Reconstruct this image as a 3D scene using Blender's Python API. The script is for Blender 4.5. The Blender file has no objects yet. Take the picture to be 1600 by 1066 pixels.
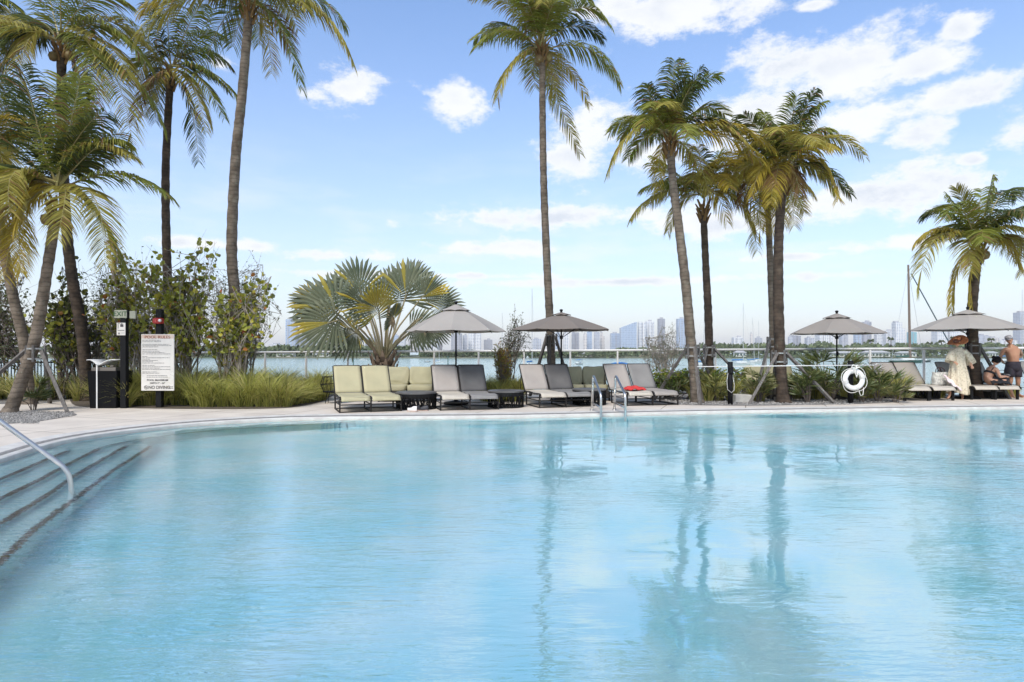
import bpy, bmesh, math, random
from mathutils import Vector, Matrix, noise
C0 = bpy.data.collections.new('scene'); bpy.context.scene.collection.children.link(C0)
SC = bpy.context.scene
PI = math.pi
EYE = 1.35; HOR = 547.0; F = 1000.0
# ---------------------------------------------------------------- camera
cam = bpy.data.cameras.new('camera'); co = bpy.data.objects.new('camera', cam); C0.objects.link(co)
co.location = (0, 0, EYE); co.rotation_euler = (PI/2, 0, 0)
cam.sensor_width = 36; cam.lens = 22.5; cam.shift_y = 14/1600; cam.clip_start = .05; cam.clip_end = 20000
SC.camera = co
# ---------------------------------------------------------------- view
SC.view_settings.view_transform = 'Standard'; SC.view_settings.look = 'None'
SC.view_settings.exposure = 0.55; SC.view_settings.gamma = 1.0; SC.view_settings.use_curve_mapping = False
try:
    SC.cycles.use_denoising = True; SC.cycles.max_bounces = 10; SC.cycles.transparent_max_bounces = 16
    SC.cycles.volume_bounces = 0; SC.cycles.sample_clamp_indirect = 40
    SC.cycles.use_light_tree = True
except Exception: pass
# ---------------------------------------------------------------- sun + sky
SUN_EL, SUN_AZ = math.radians(48), math.radians(202)     # azimuth from +Y towards +X
sun = bpy.data.lights.new('sun', 'SUN'); sun.energy = 2.6; sun.angle = math.radians(24); sun.color = (1, .93, .83)
so = bpy.data.objects.new('sun', sun); C0.objects.link(so)
sd = Vector((math.sin(SUN_AZ)*math.cos(SUN_EL), math.cos(SUN_AZ)*math.cos(SUN_EL), math.sin(SUN_EL)))
so.rotation_euler = sd.to_track_quat('Z', 'Y').to_euler(); so.location = (10, 10, 30)
W = bpy.data.worlds.new('World'); SC.world = W; W.use_nodes = True
nt = W.node_tree; nt.nodes.clear()
def nd(t, **k):
    n = nt.nodes.new(t)
    for a, b in k.items(): setattr(n, a, b)
    return n
def lk(a, b): nt.links.new(a, b)
def mth(op, a, b=None, clamp=False):
    n = nd('ShaderNodeMath', operation=op, use_clamp=clamp)
    for i, v in enumerate((a, b)):
        if v is None: continue
        if isinstance(v, (int, float)): n.inputs[i].default_value = v
        else: lk(v, n.inputs[i])
    return n.outputs[0]
def maprange(v, a, b, c=0., d=1., smooth=True):
    n = nd('ShaderNodeMapRange'); n.interpolation_type = 'SMOOTHSTEP' if smooth else 'LINEAR'
    lk(v, n.inputs[0])
    for i, x in enumerate((a, b, c, d)): n.inputs[i+1].default_value = x
    return n.outputs[0]
def mixc(f, a, b):
    n = nd('ShaderNodeMix', data_type='RGBA')
    if isinstance(f, float): n.inputs[0].default_value = f
    else: lk(f, n.inputs[0])
    for i, v in ((6, a), (7, b)):
        if isinstance(v, tuple): n.inputs[i].default_value = (*v, 1)
        else: lk(v, n.inputs[i])
    return n.outputs[2]
sky = nd('ShaderNodeTexSky', sky_type='NISHITA', sun_disc=False, sun_elevation=SUN_EL, sun_rotation=SUN_AZ)
sky.air_density = 1.0; sky.dust_density = .6; sky.ozone_density = 2.0
tc = nd('ShaderNodeTexCoord'); sp = nd('ShaderNodeSeparateXYZ'); lk(tc.outputs['Generated'], sp.inputs[0])
az = mth('ARCTAN2', sp.outputs[0], sp.outputs[1]); el = mth('ARCSINE', sp.outputs[2])
elc = mth('MAXIMUM', el, 0.0)
# pale vapour towards the horizon
hz = mth('POWER', 2.718, mth('MULTIPLY', elc, -4.2))
gain = nd('ShaderNodeMix', data_type='RGBA', blend_type='MULTIPLY'); gain.inputs[0].default_value = 1
lk(sky.outputs[0], gain.inputs[6]); gain.inputs[7].default_value = (1.12, 1.57, 1.97, 1)
base = mixc(mth('MULTIPLY', hz, .97), gain.outputs[2], (7.35, 7.1, 6.9))
cb = nd('ShaderNodeCombineXYZ'); lk(az, cb.inputs[0]); lk(el, cb.inputs[1])
CL = [(540,140,50,24),(500,150,30,14),(722,152,42,26),(1060,12,125,34),(960,12,60,26),(1500,42,34,18),
      (1230,98,75,42),(1330,112,110,46),(1440,100,75,28),(1480,150,85,28),(1270,8,30,9),
      (1190,190,110,38),(1320,192,120,36),(1430,205,60,26),(930,205,70,42),(900,250,60,40),(1000,240,60,40),(1400,298,140,36),(1300,310,90,24),
      (1585,205,46,34),(870,340,175,18),(1120,352,150,18),(800,388,90,14),(400,386,44,10),(520,398,80,10),(1400,382,120,11),(1250,400,90,8),
      (345,100,22,14),(300,380,60,9),(1520,250,30,9),(1180,270,60,20),(650,430,200,6),(1000,440,300,7)]
mn = None
for (x, y, rx, ry) in CL:
    u, v = (x-800)/F, (HOR-y)/F
    a0 = math.atan(u); e0 = math.atan(v*math.cos(a0))
    v1 = nd('ShaderNodeVectorMath', operation='SUBTRACT'); lk(cb.outputs[0], v1.inputs[0]); v1.inputs[1].default_value = (a0, e0, 0)
    v2 = nd('ShaderNodeVectorMath', operation='MULTIPLY'); lk(v1.outputs[0], v2.inputs[0])
    k = 1.12*math.cos(a0)**2
    v2.inputs[1].default_value = (F/(rx*k), F/(ry*max(.75, math.cos(a0)*1.1)), 0)
    ln = nd('ShaderNodeVectorMath', operation='LENGTH'); lk(v2.outputs[0], ln.inputs[0])
    mn = ln.outputs[1] if mn is None else mth('MINIMUM', mn, ln.outputs[1])
st = nd('ShaderNodeVectorMath', operation='MULTIPLY'); lk(tc.outputs['Generated'], st.inputs[0]); st.inputs[1].default_value = (1, 1, 1.9)
def nz(scale, det, rough, src=None, off=None):
    n = nd('ShaderNodeTexNoise'); n.inputs['Scale'].default_value = scale; n.inputs['Detail'].default_value = det; n.inputs['Roughness'].default_value = rough
    lk(src or st.outputs[0], n.inputs['Vector']); return n.outputs[0]
n1 = nz(10, 9, .68)
field = mth('ADD', mth('SUBTRACT', 1.0, mn), mth('MULTIPLY', mth('SUBTRACT', n1, .5), 4.2))
mask = maprange(field, -.22, .62)
# loose cloud everywhere the photograph does not look
pd = nd('ShaderNodeVectorMath', operation='SCALE'); lk(tc.outputs['Generated'], pd.inputs[0]); lk(mth('DIVIDE', 1.0, mth('ADD', mth('MAXIMUM', sp.outputs[2], 0.0), .12)), pd.inputs[3])
n2 = nz(1.1, 8, .6, pd.outputs[0])
elsewhere = mth('MAXIMUM', maprange(el, .56, .72), maprange(mth('ABSOLUTE', az), .75, .9))
m2 = mth('MULTIPLY', maprange(n2, .46, .64), elsewhere)
veil_v = nd('ShaderNodeVectorMath', operation='MULTIPLY'); lk(tc.outputs['Generated'], veil_v.inputs[0]); veil_v.inputs[1].default_value = (1, 1, 4.5)
veil = mth('MULTIPLY', mth('MULTIPLY', maprange(nz(5, 7, .6, veil_v.outputs[0]), .45, .72), .5), maprange(el, .36, .10))
mask = mth('MAXIMUM', mask, veil)
mask = mth('MAXIMUM', mask, m2)
mask = mth('MULTIPLY', mask, maprange(el, 0.0, .12))
# thicker bellies of the clouds are greyer, the crests white
n3 = nz(6, 4, .5)
belly = mth('MULTIPLY', maprange(field, .25, 1.2), maprange(n3, .38, .62))
ccol = mixc(mth('MULTIPLY', belly, .85), (7.9, 8.0, 8.1), (5.5, 5.95, 6.7))
skyc = mixc(mth('MULTIPLY', mask, .93), base, ccol)
bg = nd('ShaderNodeBackground'); lk(skyc, bg.inputs[0]); bg.inputs[1].default_value = .09
wo = nd('ShaderNodeOutputWorld'); lk(bg.outputs[0], wo.inputs[0])
# ---------------------------------------------------------------- helpers
def P(px, py, Y): return Vector(((px-800)/F*Y, Y, EYE+(HOR-py)/F*Y))
def G(px, py, z=0.0):
    Y = (EYE-z)*F/(py-HOR); return Vector(((px-800)/F*Y, Y, z))
def link(o): C0.objects.link(o); return o
def tag(o, label=None, cat=None, group=None, kind=None):
    if label: o['label'] = label
    if cat: o['category'] = cat
    if group: o['group'] = group
    if kind: o['kind'] = kind
    return o
def thing(name, label, cat, loc=(0, 0, 0), rz=0.0, group=None):
    o = link(bpy.data.objects.new(name, None)); o.location = loc; o.rotation_euler = (0, 0, rz); o.empty_display_size = .2
    return tag(o, label, cat, group)
class MB:
    def __init__(s): s.v = []; s.f = []; s.m = []; s.mi = 0
    def add(s, vs, fs):
        n = len(s.v); s.v += [tuple(v) for v in vs]; s.f += [tuple(i+n for i in f) for f in fs]; s.m += [s.mi]*len(fs); return s
    def box(s, c, d, rot=None, taper=1.0):
        hx, hy, hz_ = d[0]/2, d[1]/2, d[2]/2; vs = []
        for z in (-hz_, hz_):
            t = taper if z > 0 else 1.0
            for x, y in ((-hx, -hy), (hx, -hy), (hx, hy), (-hx, hy)):
                p = Vector((x*t, y*t, z))
                if rot is not None: p = rot @ p
                vs.append(p+Vector(c))
        return s.add(vs, [(3,2,1,0),(4,5,6,7),(0,1,5,4),(1,2,6,5),(2,3,7,6),(3,0,4,7)])
    def rbox(s, c, d, r=.01, rot=None):          # box with chamfered edges
        hx, hy, hz_ = d[0]/2, d[1]/2, d[2]/2; r = min(r, hx*.9, hy*.9, hz_*.9); vs = []
        rings = ((-hz_, r), (-hz_+r, 0), (hz_-r, 0), (hz_, r))
        for z, i in rings:
            a, b = hx-i, hy-i; q = min(r, a, b)
            for x, y in ((-a+q,-b),(a-q,-b),(a,-b+q),(a,b-q),(a-q,b),(-a+q,b),(-a,b-q),(-a,-b+q)):
                p = Vector((x, y, z))
                if rot is not None: p = rot @ p
                vs.append(p+Vector(c))
        fs = [tuple(range(7, -1, -1)), tuple(range(24, 32))]
        for k in range(3):
            for i in range(8):
                j = (i+1) % 8; fs.append((k*8+i, k*8+j, k*8+8+j, k*8+8+i))
        return s.add(vs, fs)
    def tube(s, pts, r, n=8, cap=True, flat=1.0):
        pts = [Vector(p) for p in pts]; rs = r if isinstance(r, (list, tuple)) else [r]*len(pts)
        vs = []; up = Vector((0, 0, 1)); prev = None
        for i, p in enumerate(pts):
            t = (pts[min(i+1, len(pts)-1)]-pts[max(i-1, 0)])
            t = t.normalized() if t.length > 1e-9 else Vector((0, 0, 1))
            if prev is None:
                a = t.cross(up) if abs(t.z) < .95 else t.cross(Vector((1, 0, 0)))
            else: a = prev - t*prev.dot(t)
            if a.length < 1e-6: a = t.orthogonal()
            a.normalize(); b = t.cross(a); prev = a
            for k in range(n):
                w = 2*PI*k/n; vs.append(p+(a*math.cos(w)+b*math.sin(w)*flat)*rs[i])
        fs = []
        for i in range(len(pts)-1):
            for k in range(n):
                l = (k+1) % n; fs.append((i*n+k, i*n+l, i*n+n+l, i*n+n+k))
        if cap: fs.append(tuple(range(n-1, -1, -1))); fs.append(tuple(range((len(pts)-1)*n, len(pts)*n)))
        return s.add(vs, fs)
    def lathe(s, prof, c=(0, 0, 0), n=24, cap=True, rot=None, sx=1, sy=1):
        vs = []; c = Vector(c)
        for r, z in prof:
            for k in range(n):
                w = 2*PI*k/n; p = Vector((r*math.cos(w)*sx, r*math.sin(w)*sy, z))
                if rot is not None: p = rot @ p
                vs.append(p+c)
        fs = []
        for i in range(len(prof)-1):
            for k in range(n):
                l = (k+1) % n; fs.append((i*n+k, i*n+l, i*n+n+l, i*n+n+k))
        if cap: fs.append(tuple(range(n-1, -1, -1))); fs.append(tuple(range((len(prof)-1)*n, len(prof)*n)))
        return s.add(vs, fs)
    def grid(s, fn, nu, nv):                      # fn(u,v)->point
        vs = [fn(i/nu, j/nv) for j in range(nv+1) for i in range(nu+1)]
        fs = [(j*(nu+1)+i, j*(nu+1)+i+1, (j+1)*(nu+1)+i+1, (j+1)*(nu+1)+i) for j in range(nv) for i in range(nu)]
        return s.add(vs, fs)
    def poly(s, pts, z=None):
        return s.add([(p[0], p[1], p[2] if z is None else z) for p in pts], [tuple(range(len(pts)))])
    def prism(s, pts, z0, z1):
        n = len(pts); vs = [(p[0], p[1], z0) for p in pts]+[(p[0], p[1], z1) for p in pts]
        fs = [tuple(range(n-1, -1, -1)), tuple(range(n, 2*n))]+[(i, (i+1) % n, n+(i+1) % n, n+i) for i in range(n)]
        return s.add(vs, fs)
    def mesh(s, name, mats, smooth=False, org=None):
        me = bpy.data.meshes.new(name)
        vs = s.v if org is None else [(v[0]-org[0], v[1]-org[1], v[2]-org[2]) for v in s.v]
        me.from_pydata(vs, [], s.f)
        mats = mats if isinstance(mats, (list, tuple)) else [mats]
        for m in mats: me.materials.append(m)
        if len(mats) > 1: me.polygons.foreach_set('material_index', s.m)
        if smooth: me.polygons.foreach_set('use_smooth', [True]*len(me.polygons))
        me.update(); return me
    def build(s, name, mats, parent=None, smooth=False, world=False, solid=0, tri=False):
        org = None
        if parent is not None and world:
            org = parent.location if parent.parent is None else parent.location+parent.parent.location
        me = s.mesh(name, mats, smooth, org)
        if tri:
            bm = bmesh.new(); bm.from_mesh(me); bmesh.ops.triangulate(bm, faces=[f for f in bm.faces if len(f.verts) > 4]); bm.to_mesh(me); bm.free()
        o = link(bpy.data.objects.new(name, me))
        if parent is not None: o.parent = parent
        if solid:
            m = o.modifiers.new('solid', 'SOLIDIFY'); m.thickness = solid; m.offset = 0
        return o
def struct(o): o['kind'] = 'structure'; return o
# ---------------------------------------------------------------- materials
_mc = {}
def M(name, col, rough=.6, metal=0., col2=None, ns=8., bump=0., bs=60., spec=.5, noise_det=4, contrast=(.35, .65), extra=None, trans=0., coat=0., stretch=(1, 1, 1), island=0.):
    if name in _mc: return _mc[name]
    m = bpy.data.materials.new(name); m.use_nodes = True; t = m.node_tree; b = t.nodes['Principled BSDF']
    b.inputs['Roughness'].default_value = rough; b.inputs['Metallic'].default_value = metal
    b.inputs['Specular IOR Level'].default_value = spec; b.inputs['Base Color'].default_value = (*col, 1)
    if coat: b.inputs['Coat Weight'].default_value = coat
    tcn = t.nodes.new('ShaderNodeTexCoord'); mp = t.nodes.new('ShaderNodeMapping'); mp.inputs['Scale'].default_value = stretch
    t.links.new(tcn.outputs['Object'], mp.inputs[0])
    if col2 is not None:
        n = t.nodes.new('ShaderNodeTexNoise'); n.inputs['Scale'].default_value = ns; n.inputs['Detail'].default_value = noise_det
        r = t.nodes.new('ShaderNodeMapRange'); r.inputs[1].default_value, r.inputs[2].default_value = contrast
        x = t.nodes.new('ShaderNodeMix'); x.data_type = 'RGBA'; x.inputs[6].default_value = (*col, 1); x.inputs[7].default_value = (*col2, 1)
        t.links.new(mp.outputs[0], n.inputs['Vector']); t.links.new(n.outputs[0], r.inputs[0])
        src = r.outputs[0]
        if island:
            g = t.nodes.new('ShaderNodeNewGeometry'); a = t.nodes.new('ShaderNodeMix'); a.data_type = 'FLOAT'; a.inputs[0].default_value = island
            t.links.new(src, a.inputs[2]); t.links.new(g.outputs['Random Per Island'], a.inputs[3]); src = a.outputs[0]
        t.links.new(src, x.inputs[0]); t.links.new(x.outputs[2], b.inputs['Base Color'])
    if bump:
        n = t.nodes.new('ShaderNodeTexNoise'); n.inputs['Scale'].default_value = bs; n.inputs['Detail'].default_value = 3
        q = t.nodes.new('ShaderNodeBump'); q.inputs['Strength'].default_value = bump; q.inputs['Distance'].default_value = .25/bs
        t.links.new(mp.outputs[0], n.inputs['Vector']); t.links.new(n.outputs[0], q.inputs['Height']); t.links.new(q.outputs[0], b.inputs['Normal'])
    if trans:      # thin leaf: some light passes through
        tr = t.nodes.new('ShaderNodeBsdfTranslucent'); mx = t.nodes.new('ShaderNodeMixShader'); mx.inputs[0].default_value = trans
        if col2 is not None: t.links.new(x.outputs[2], tr.inputs[0])
        else: tr.inputs[0].default_value = (*col, 1)
        out = t.nodes['Material Output']
        t.links.new(b.outputs[0], mx.inputs[1]); t.links.new(tr.outputs[0], mx.inputs[2]); t.links.new(mx.outputs[0], out.inputs[0])
    _mc[name] = m; return m
def wave_ring(m, scale, depth, dark):            # ring scars along z of a trunk, as relief and as real bark colour
    t = m.node_tree; b = t.nodes['Principled BSDF']
    tcn = t.nodes.new('ShaderNodeTexCoord'); w = t.nodes.new('ShaderNodeTexWave'); w.bands_direction = 'Z'; w.wave_profile = 'SAW'
    w.inputs['Scale'].default_value = scale; w.inputs['Distortion'].default_value = 3.5; w.inputs['Detail'].default_value = 3; w.inputs['Detail Scale'].default_value = 2.5
    t.links.new(tcn.outputs['Object'], w.inputs[0])
    q = t.nodes.new('ShaderNodeBump'); q.inputs['Strength'].default_value = 1; q.inputs['Distance'].default_value = depth
    t.links.new(w.outputs['Fac'], q.inputs['Height']); t.links.new(q.outputs[0], b.inputs['Normal'])
    old = b.inputs['Base Color'].links[0].from_socket
    x = t.nodes.new('ShaderNodeMix'); x.data_type = 'RGBA'; x.blend_type = 'MULTIPLY'; x.inputs[0].default_value = .75
    r = t.nodes.new('ShaderNodeMapRange'); r.inputs[1].default_value = 0; r.inputs[2].default_value = .35; r.inputs[3].default_value = dark; r.inputs[4].default_value = 1
    t.links.new(w.outputs['Fac'], r.inputs[0]); t.links.new(old, x.inputs[6]); t.links.new(r.outputs[0], x.inputs[7]); t.links.new(x.outputs[2], b.inputs['Base Color'])
    return m
black = M('black_metal', (.007, .007, .0075), .6, spec=.2)
bronze = M('bronze_metal', (.022, .019, .017), .5, .2, spec=.3)
steel = M('steel', (.62, .6, .57), .28, 1., bump=.02, bs=200)
whitep = M('white_paint', (.78, .77, .74), .5, col2=(.66, .65, .62), ns=3)
# ================================================================ the pool, deck and water
def catmull(pts, n=10, closed=True):
    out = []; L = len(pts)
    for i in range(L if closed else L-1):
        p = [Vector(pts[(i+k-1) % L]) for k in range(4)] if closed else [Vector(pts[max(0, min(L-1, i+k-1))]) for k in range(4)]
        for j in range(n):
            t = j/n
            out.append(.5*((2*p[1])+(p[2]-p[0])*t+(2*p[0]-5*p[1]+4*p[2]-p[3])*t*t+(3*p[1]-p[0]-3*p[2]+p[3])*t**3))
    if not closed: out.append(Vector(pts[-1]))
    return out
WZ = -.08
EDGE = [(-6.5,8.15),(-5.75,6),(-4.95,3.8),(-4.1,1.4),(-3,-1.5),(2,-3.6),(10,-3.8),(20,-2.5),(26,5),(24,14),(18,16.2),(12.4,15.5),(9,15.05),(4.29,14.3),(0,13.42),(-3.67,13.1),(-5.0,12.72),(-6.2,11.75),(-6.85,10.1)]
loop = catmull([(x, y, 0) for x, y in EDGE], 12)
NL = len(loop)
def offs(d, z):
    out = []
    for i in range(NL):
        t = (loop[(i+1) % NL]-loop[i-1]).normalized(); nrm = Vector((t.y, -t.x, 0))
        out.append(loop[i]-nrm*-d if False else loop[i]+Vector((t.y, -t.x, 0))*d)
    for p in out: p.z = z
    return out
cen = Vector((3, 6, 0))
sgn = 1 if (offs(.5, 0)[0]-cen).length > (loop[0]-cen).length else -1
def ring(d, z): return offs(d*sgn, z)
def strip(mb, a, b):
    n = len(a); mb.add(list(a)+list(b), [(i, (i+1) % n, n+(i+1) % n, n+i) for i in range(n)])
def railY(X): return 20.36-.146*X
OUT = [(-30, 24.9), (30, 16.2), (30, -8), (-30, -8)]
def outer(p, z):
    d = (p-cen); best = None
    for i in range(4):
        a, b = Vector((*OUT[i], 0)), Vector((*OUT[(i+1) % 4], 0)); e = b-a
        den = d.x*e.y-d.y*e.x
        if abs(den) < 1e-9: continue
        q = a-cen; t = (q.x*e.y-q.y*e.x)/den; s = (q.x*d.y-q.y*d.x)/den
        if t > 0 and -1e-6 <= s <= 1+1e-6 and (best is None or t < best): best = t
    r = cen+d*best; r.z = z; return r
deckm = M('deck_concrete', (.64, .57, .48), .8, col2=(.54, .475, .40), ns=1.3, bump=.25, bs=90, noise_det=8)
# sawn joints in the poured deck: a real groove colour, brick pattern, plus stains
def deck_detail(m):
    t = m.node_tree; b = t.nodes['Principled BSDF']; old = b.inputs['Base Color'].links[0].from_socket
    tcn = t.nodes.new('ShaderNodeTexCoord'); mp = t.nodes.new('ShaderNodeMapping'); mp.inputs['Rotation'].default_value = (0, 0, .35)
    t.links.new(tcn.outputs['Object'], mp.inputs[0])
    br = t.nodes.new('ShaderNodeTexBrick'); br.offset = 0; br.inputs['Scale'].default_value = .55; br.inputs['Mortar Size'].default_value = .007; br.inputs['Brick Width'].default_value = 1; br.inputs['Row Height'].default_value = 1
    br.inputs['Color1'].default_value = br.inputs['Color2'].default_value = (1, 1, 1, 1); br.inputs['Mortar'].default_value = (.42, .39, .35, 1)
    t.links.new(mp.outputs[0], br.inputs[0])
    x = t.nodes.new('ShaderNodeMix'); x.data_type = 'RGBA'; x.blend_type = 'MULTIPLY'; x.inputs[0].default_value = 1
    t.links.new(old, x.inputs[6]); t.links.new(br.outputs[0], x.inputs[7])
    n = t.nodes.new('ShaderNodeTexNoise'); n.inputs['Scale'].default_value = 3.2; n.inputs['Detail'].default_value = 9; n.inputs['Roughness'].default_value = .7
    r = t.nodes.new('ShaderNodeMapRange'); r.inputs[1].default_value = .60; r.inputs[2].default_value = .74; r.inputs[3].default_value = 1; r.inputs[4].default_value = .72
    t.links.new(tcn.outputs['Object'], n.inputs[0]); t.links.new(n.outputs[0], r.inputs[0])
    y = t.nodes.new('ShaderNodeMix'); y.data_type = 'RGBA'; y.blend_type = 'MULTIPLY'; y.inputs[0].default_value = 1
    t.links.new(x.outputs[2], y.inputs[6]); t.links.new(r.outputs[0], y.inputs[7]); t.links.new(y.outputs[2], b.inputs['Base Color'])
deck_detail(deckm)
d = MB(); r0 = ring(.42, 0); strip(d, r0, [outer(p, 0) for p in r0])
struct(d.build('pool_deck', deckm))
copm = M('coping_stone', (.60, .58, .53), .7, col2=(.50, .47, .43), ns=5, bump=.3, bs=140)
c = MB(); strip(c, ring(.42, 0), ring(.40, .004)); strip(c, ring(.40, .004), ring(.03, -.02)); strip(c, ring(.03, -.02), ring(0, -.035)); strip(c, ring(0, -.035), ring(0, -.2))
struct(c.build('pool_coping', copm))
# overflow slot grate round the pool: a slightly darker narrow band let into the coping
gm = M('drain_grate', (.30, .285, .26), .7, col2=(.16, .15, .14), ns=38, contrast=(.4, .6))
c = MB(); strip(c, ring(.17, -.0045), ring(.08, -.0115)); struct(c.build('pool_drain', gm))
# basin
tilem = M('pool_plaster', (.55, .81, .85), .6, col2=(.30, .73, .82), ns=1.0, noise_det=5)
c = MB(); strip(c, ring(.0, -.2), ring(0, -1.25)); c.poly(ring(0, -1.25)); struct(c.build('pool_basin', tilem, tri=True))
def uw(px, py, dep):
    o = Vector((0, 0, EYE)); dr = Vector(((px-800)/F, 1, (HOR-py)/F)).normalized()
    t = (WZ-EYE)/dr.z; p = o+dr*t
    h = Vector((dr.x, dr.y, 0)); s = h.length/1.33; hn = h.normalized(); tn = s/math.sqrt(1-s*s)
    q = p+hn*tn*(dep); q.z = WZ-dep; return q
stepm = M('step_plaster', (.38, .60, .63), .6, col2=(.32, .53, .57), ns=2.5)
nosem = M('step_edge_tile', (.012, .014, .016), .5, col2=(.05, .05, .05), ns=14, contrast=(.42, .6))
LN = [(.16, [(0,750),(40,733),(79,716),(109,704)]), (.32, [(0,780),(60,752),(115,722),(157,701)]), (.48, [(0,820),(79,772),(123,741),(198,697)]), (.64, [(0,882),(60,825),(120,780),(180,735),(238,697)])]
st_ = MB(); ns_ = MB()
for k, (dep, pts) in enumerate(LN):
    w = [uw(x, y, dep) for x, y in pts]
    e = (w[0]-w[-1]).normalized(); w = [w[0]+e*4.5]+w
    z = WZ-dep
    L = [(p.x, p.y) for p in w]
    far = w[-1]; poly = L+[(far.x-.5, far.y+.5), (-9.5, far.y+1.6), (-9.5, -1)]
    st_.prism(poly, -1.2-.004*k, z)
    a = []; b = []
    nrm = Vector((-(w[-1]-w[0]).y, (w[-1]-w[0]).x, 0)).normalized()
    if nrm.x > 0: nrm = -nrm
    aa = [p-nrm*.004 for p in w]; bb = [p+nrm*.055 for p in w]
    n = len(w)
    ns_.add([(p.x, p.y, z+.004) for p in aa]+[(p.x, p.y, z+.004) for p in bb]+[(p.x, p.y, z-.05) for p in aa],
            [(i, i+1, n+i+1, n+i) for i in range(n-1)]+[(i, i+1, 2*n+i+1, 2*n+i) for i in range(n-1)])
struct(st_.build('pool_steps', stepm)); struct(ns_.build('step_edging', nosem))
# shallow ledge following the wall on the left
lg = MB(); A = []; B = []
for i, p in enumerate(loop):
    if p.x < -3.2 and p.y > 9.3: A.append(ring(.0, WZ-.30)[i]); B.append(ring(-.62*min(1, max(0.05, (-3.2-p.x)/1.4)), WZ-.30)[i])
lg.add(A+B+[Vector((p.x, p.y, -1.24)) for p in B], [(i, i+1, len(A)+i+1, len(A)+i) for i in range(len(A)-1)]+[(len(A)+i, len(A)+i+1, 2*len(A)+i+1, 2*len(A)+i) for i in range(len(A)-1)])
struct(lg.build('pool_ledge', stepm))
lt = MB(); n_ = len(B); lt.tube([p+Vector((0, 0, .0)) for p in B], .014, 6); struct(lt.build('ledge_edging', nosem))
# water surface
def water_mat():
    m = bpy.data.materials.new('pool_water'); m.use_nodes = True; t = m.node_tree; t.nodes.clear()
    N = t.nodes.new; K = t.links.new
    out = N('ShaderNodeOutputMaterial'); mx = N('ShaderNodeMixShader'); gl = N('ShaderNodeBsdfGlossy'); rf = N('ShaderNodeBsdfRefraction'); fr = N('ShaderNodeFresnel')
    gl.inputs['Roughness'].default_value = .02; rf.inputs['Roughness'].default_value = 0; rf.inputs['IOR'].default_value = 1.33; rf.inputs[0].default_value = (.95, .99, 1, 1)
    gl.inputs[0].default_value = (1, .93, .86, 1)
    ge = N('ShaderNodeNewGeometry'); im = N('ShaderNodeMapRange'); im.inputs[3].default_value = 4.3; im.inputs[4].default_value = 1.25; K(ge.outputs['Backfacing'], im.inputs[0]); K(im.outputs[0], fr.inputs['IOR'])
    tcn = N('ShaderNodeTexCoord'); g = tcn.outputs['Object']
    def noi(scale, det, st, rot=0, ro=.5):
        mp = N('ShaderNodeMapping'); mp.inputs['Scale'].default_value = st; mp.inputs['Rotation'].default_value = (0, 0, rot); K(g, mp.inputs[0])
        n = N('ShaderNodeTexNoise'); n.inputs['Scale'].default_value = scale; n.inputs['Detail'].default_value = det; n.inputs['Roughness'].default_value = ro; n.inputs['Distortion'].default_value = .6
        K(mp.outputs[0], n.inputs['Vector']); return n.outputs[0]
    big = noi(.8, 2, (1, 1.3, 1), .3)
    mid = noi(3.6, 4, (.5, 1.5, 1), -.35)
    fin = noi(13, 3, (.4, 1.7, 1), -.2)
    gate = noi(.22, 2, (1, 1, 1), .8)
    r = N('ShaderNodeMapRange'); r.inputs[1].default_value = .42; r.inputs[2].default_value = .56; r.inputs[3].default_value = .08; r.inputs[4].default_value = 1; K(gate, r.inputs[0])
    def mt(op, a, b):
        n = N('ShaderNodeMath'); n.operation = op
        for i, v in enumerate((a, b)):
            if isinstance(v, float): n.inputs[i].default_value = v
            else: K(v, n.inputs[i])
        return n.outputs[0]
    rip = mt('ADD', mt('MULTIPLY', mid, .42), mt('MULTIPLY', fin, .22))
    h = mt('ADD', mt('MULTIPLY', rip, r.outputs[0]), mt('MULTIPLY', big, .55))
    bp = N('ShaderNodeBump'); bp.inputs['Strength'].default_value = 1; bp.inputs['Distance'].default_value = .033; K(h, bp.inputs['Height'])
    for n in (gl, rf, fr): K(bp.outputs[0], n.inputs['Normal'])
    K(fr.outputs[0], mx.inputs[0]); K(rf.outputs[0], mx.inputs[1]); K(gl.outputs[0], mx.inputs[2]); K(mx.outputs[0], out.inputs[0])
    return m
w = MB(); w.poly(ring(.04, WZ)); wo_ = struct(w.build('pool_water', water_mat(), tri=True))
# ---- gravel and planting beds
gravm = M('gravel', (.12, .11, .10), .9, col2=(.28, .26, .24), ns=34, bump=1., bs=40, contrast=(.45, .62), noise_det=2)
soilm = M('mulch', (.06, .045, .03), .95, col2=(.14, .11, .075), ns=30, bump=1., bs=50)
def bed(name, pts, m, z=.006):
    b = MB(); cm = catmull([G(x, y) for x, y in pts], 6); b.poly(cm, z); return struct(b.build(name, m, tri=True))
bed('gravel_bed', [(-90,668),(0,663),(50,660),(95,653),(120,648.5),(104,644.5),(55,643),(-90,643)], gravm)
bed('gravel_bed', [(1004,600),(1022,618),(1050,631),(1150,634),(1250,633),(1350,631),(1402,627),(1412,613),(1400,601),(1300,597),(1100,597)], gravm)
bed('gravel_bed', [(-60,630),(60,629),(112,624),(128,618),(120,608),(-60,608)], gravm)
bed('planting_bed', [(112,631),(180,637),(320,639.5),(440,638),(490,631),(514,622),(520,606),(300,603),(135,606)], soilm, .01)
bed('planting_bed', [(735,616),(815,616),(825,600),(740,598)], soilm, .01)
rng = random.Random(5)
pb = MB()
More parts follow.
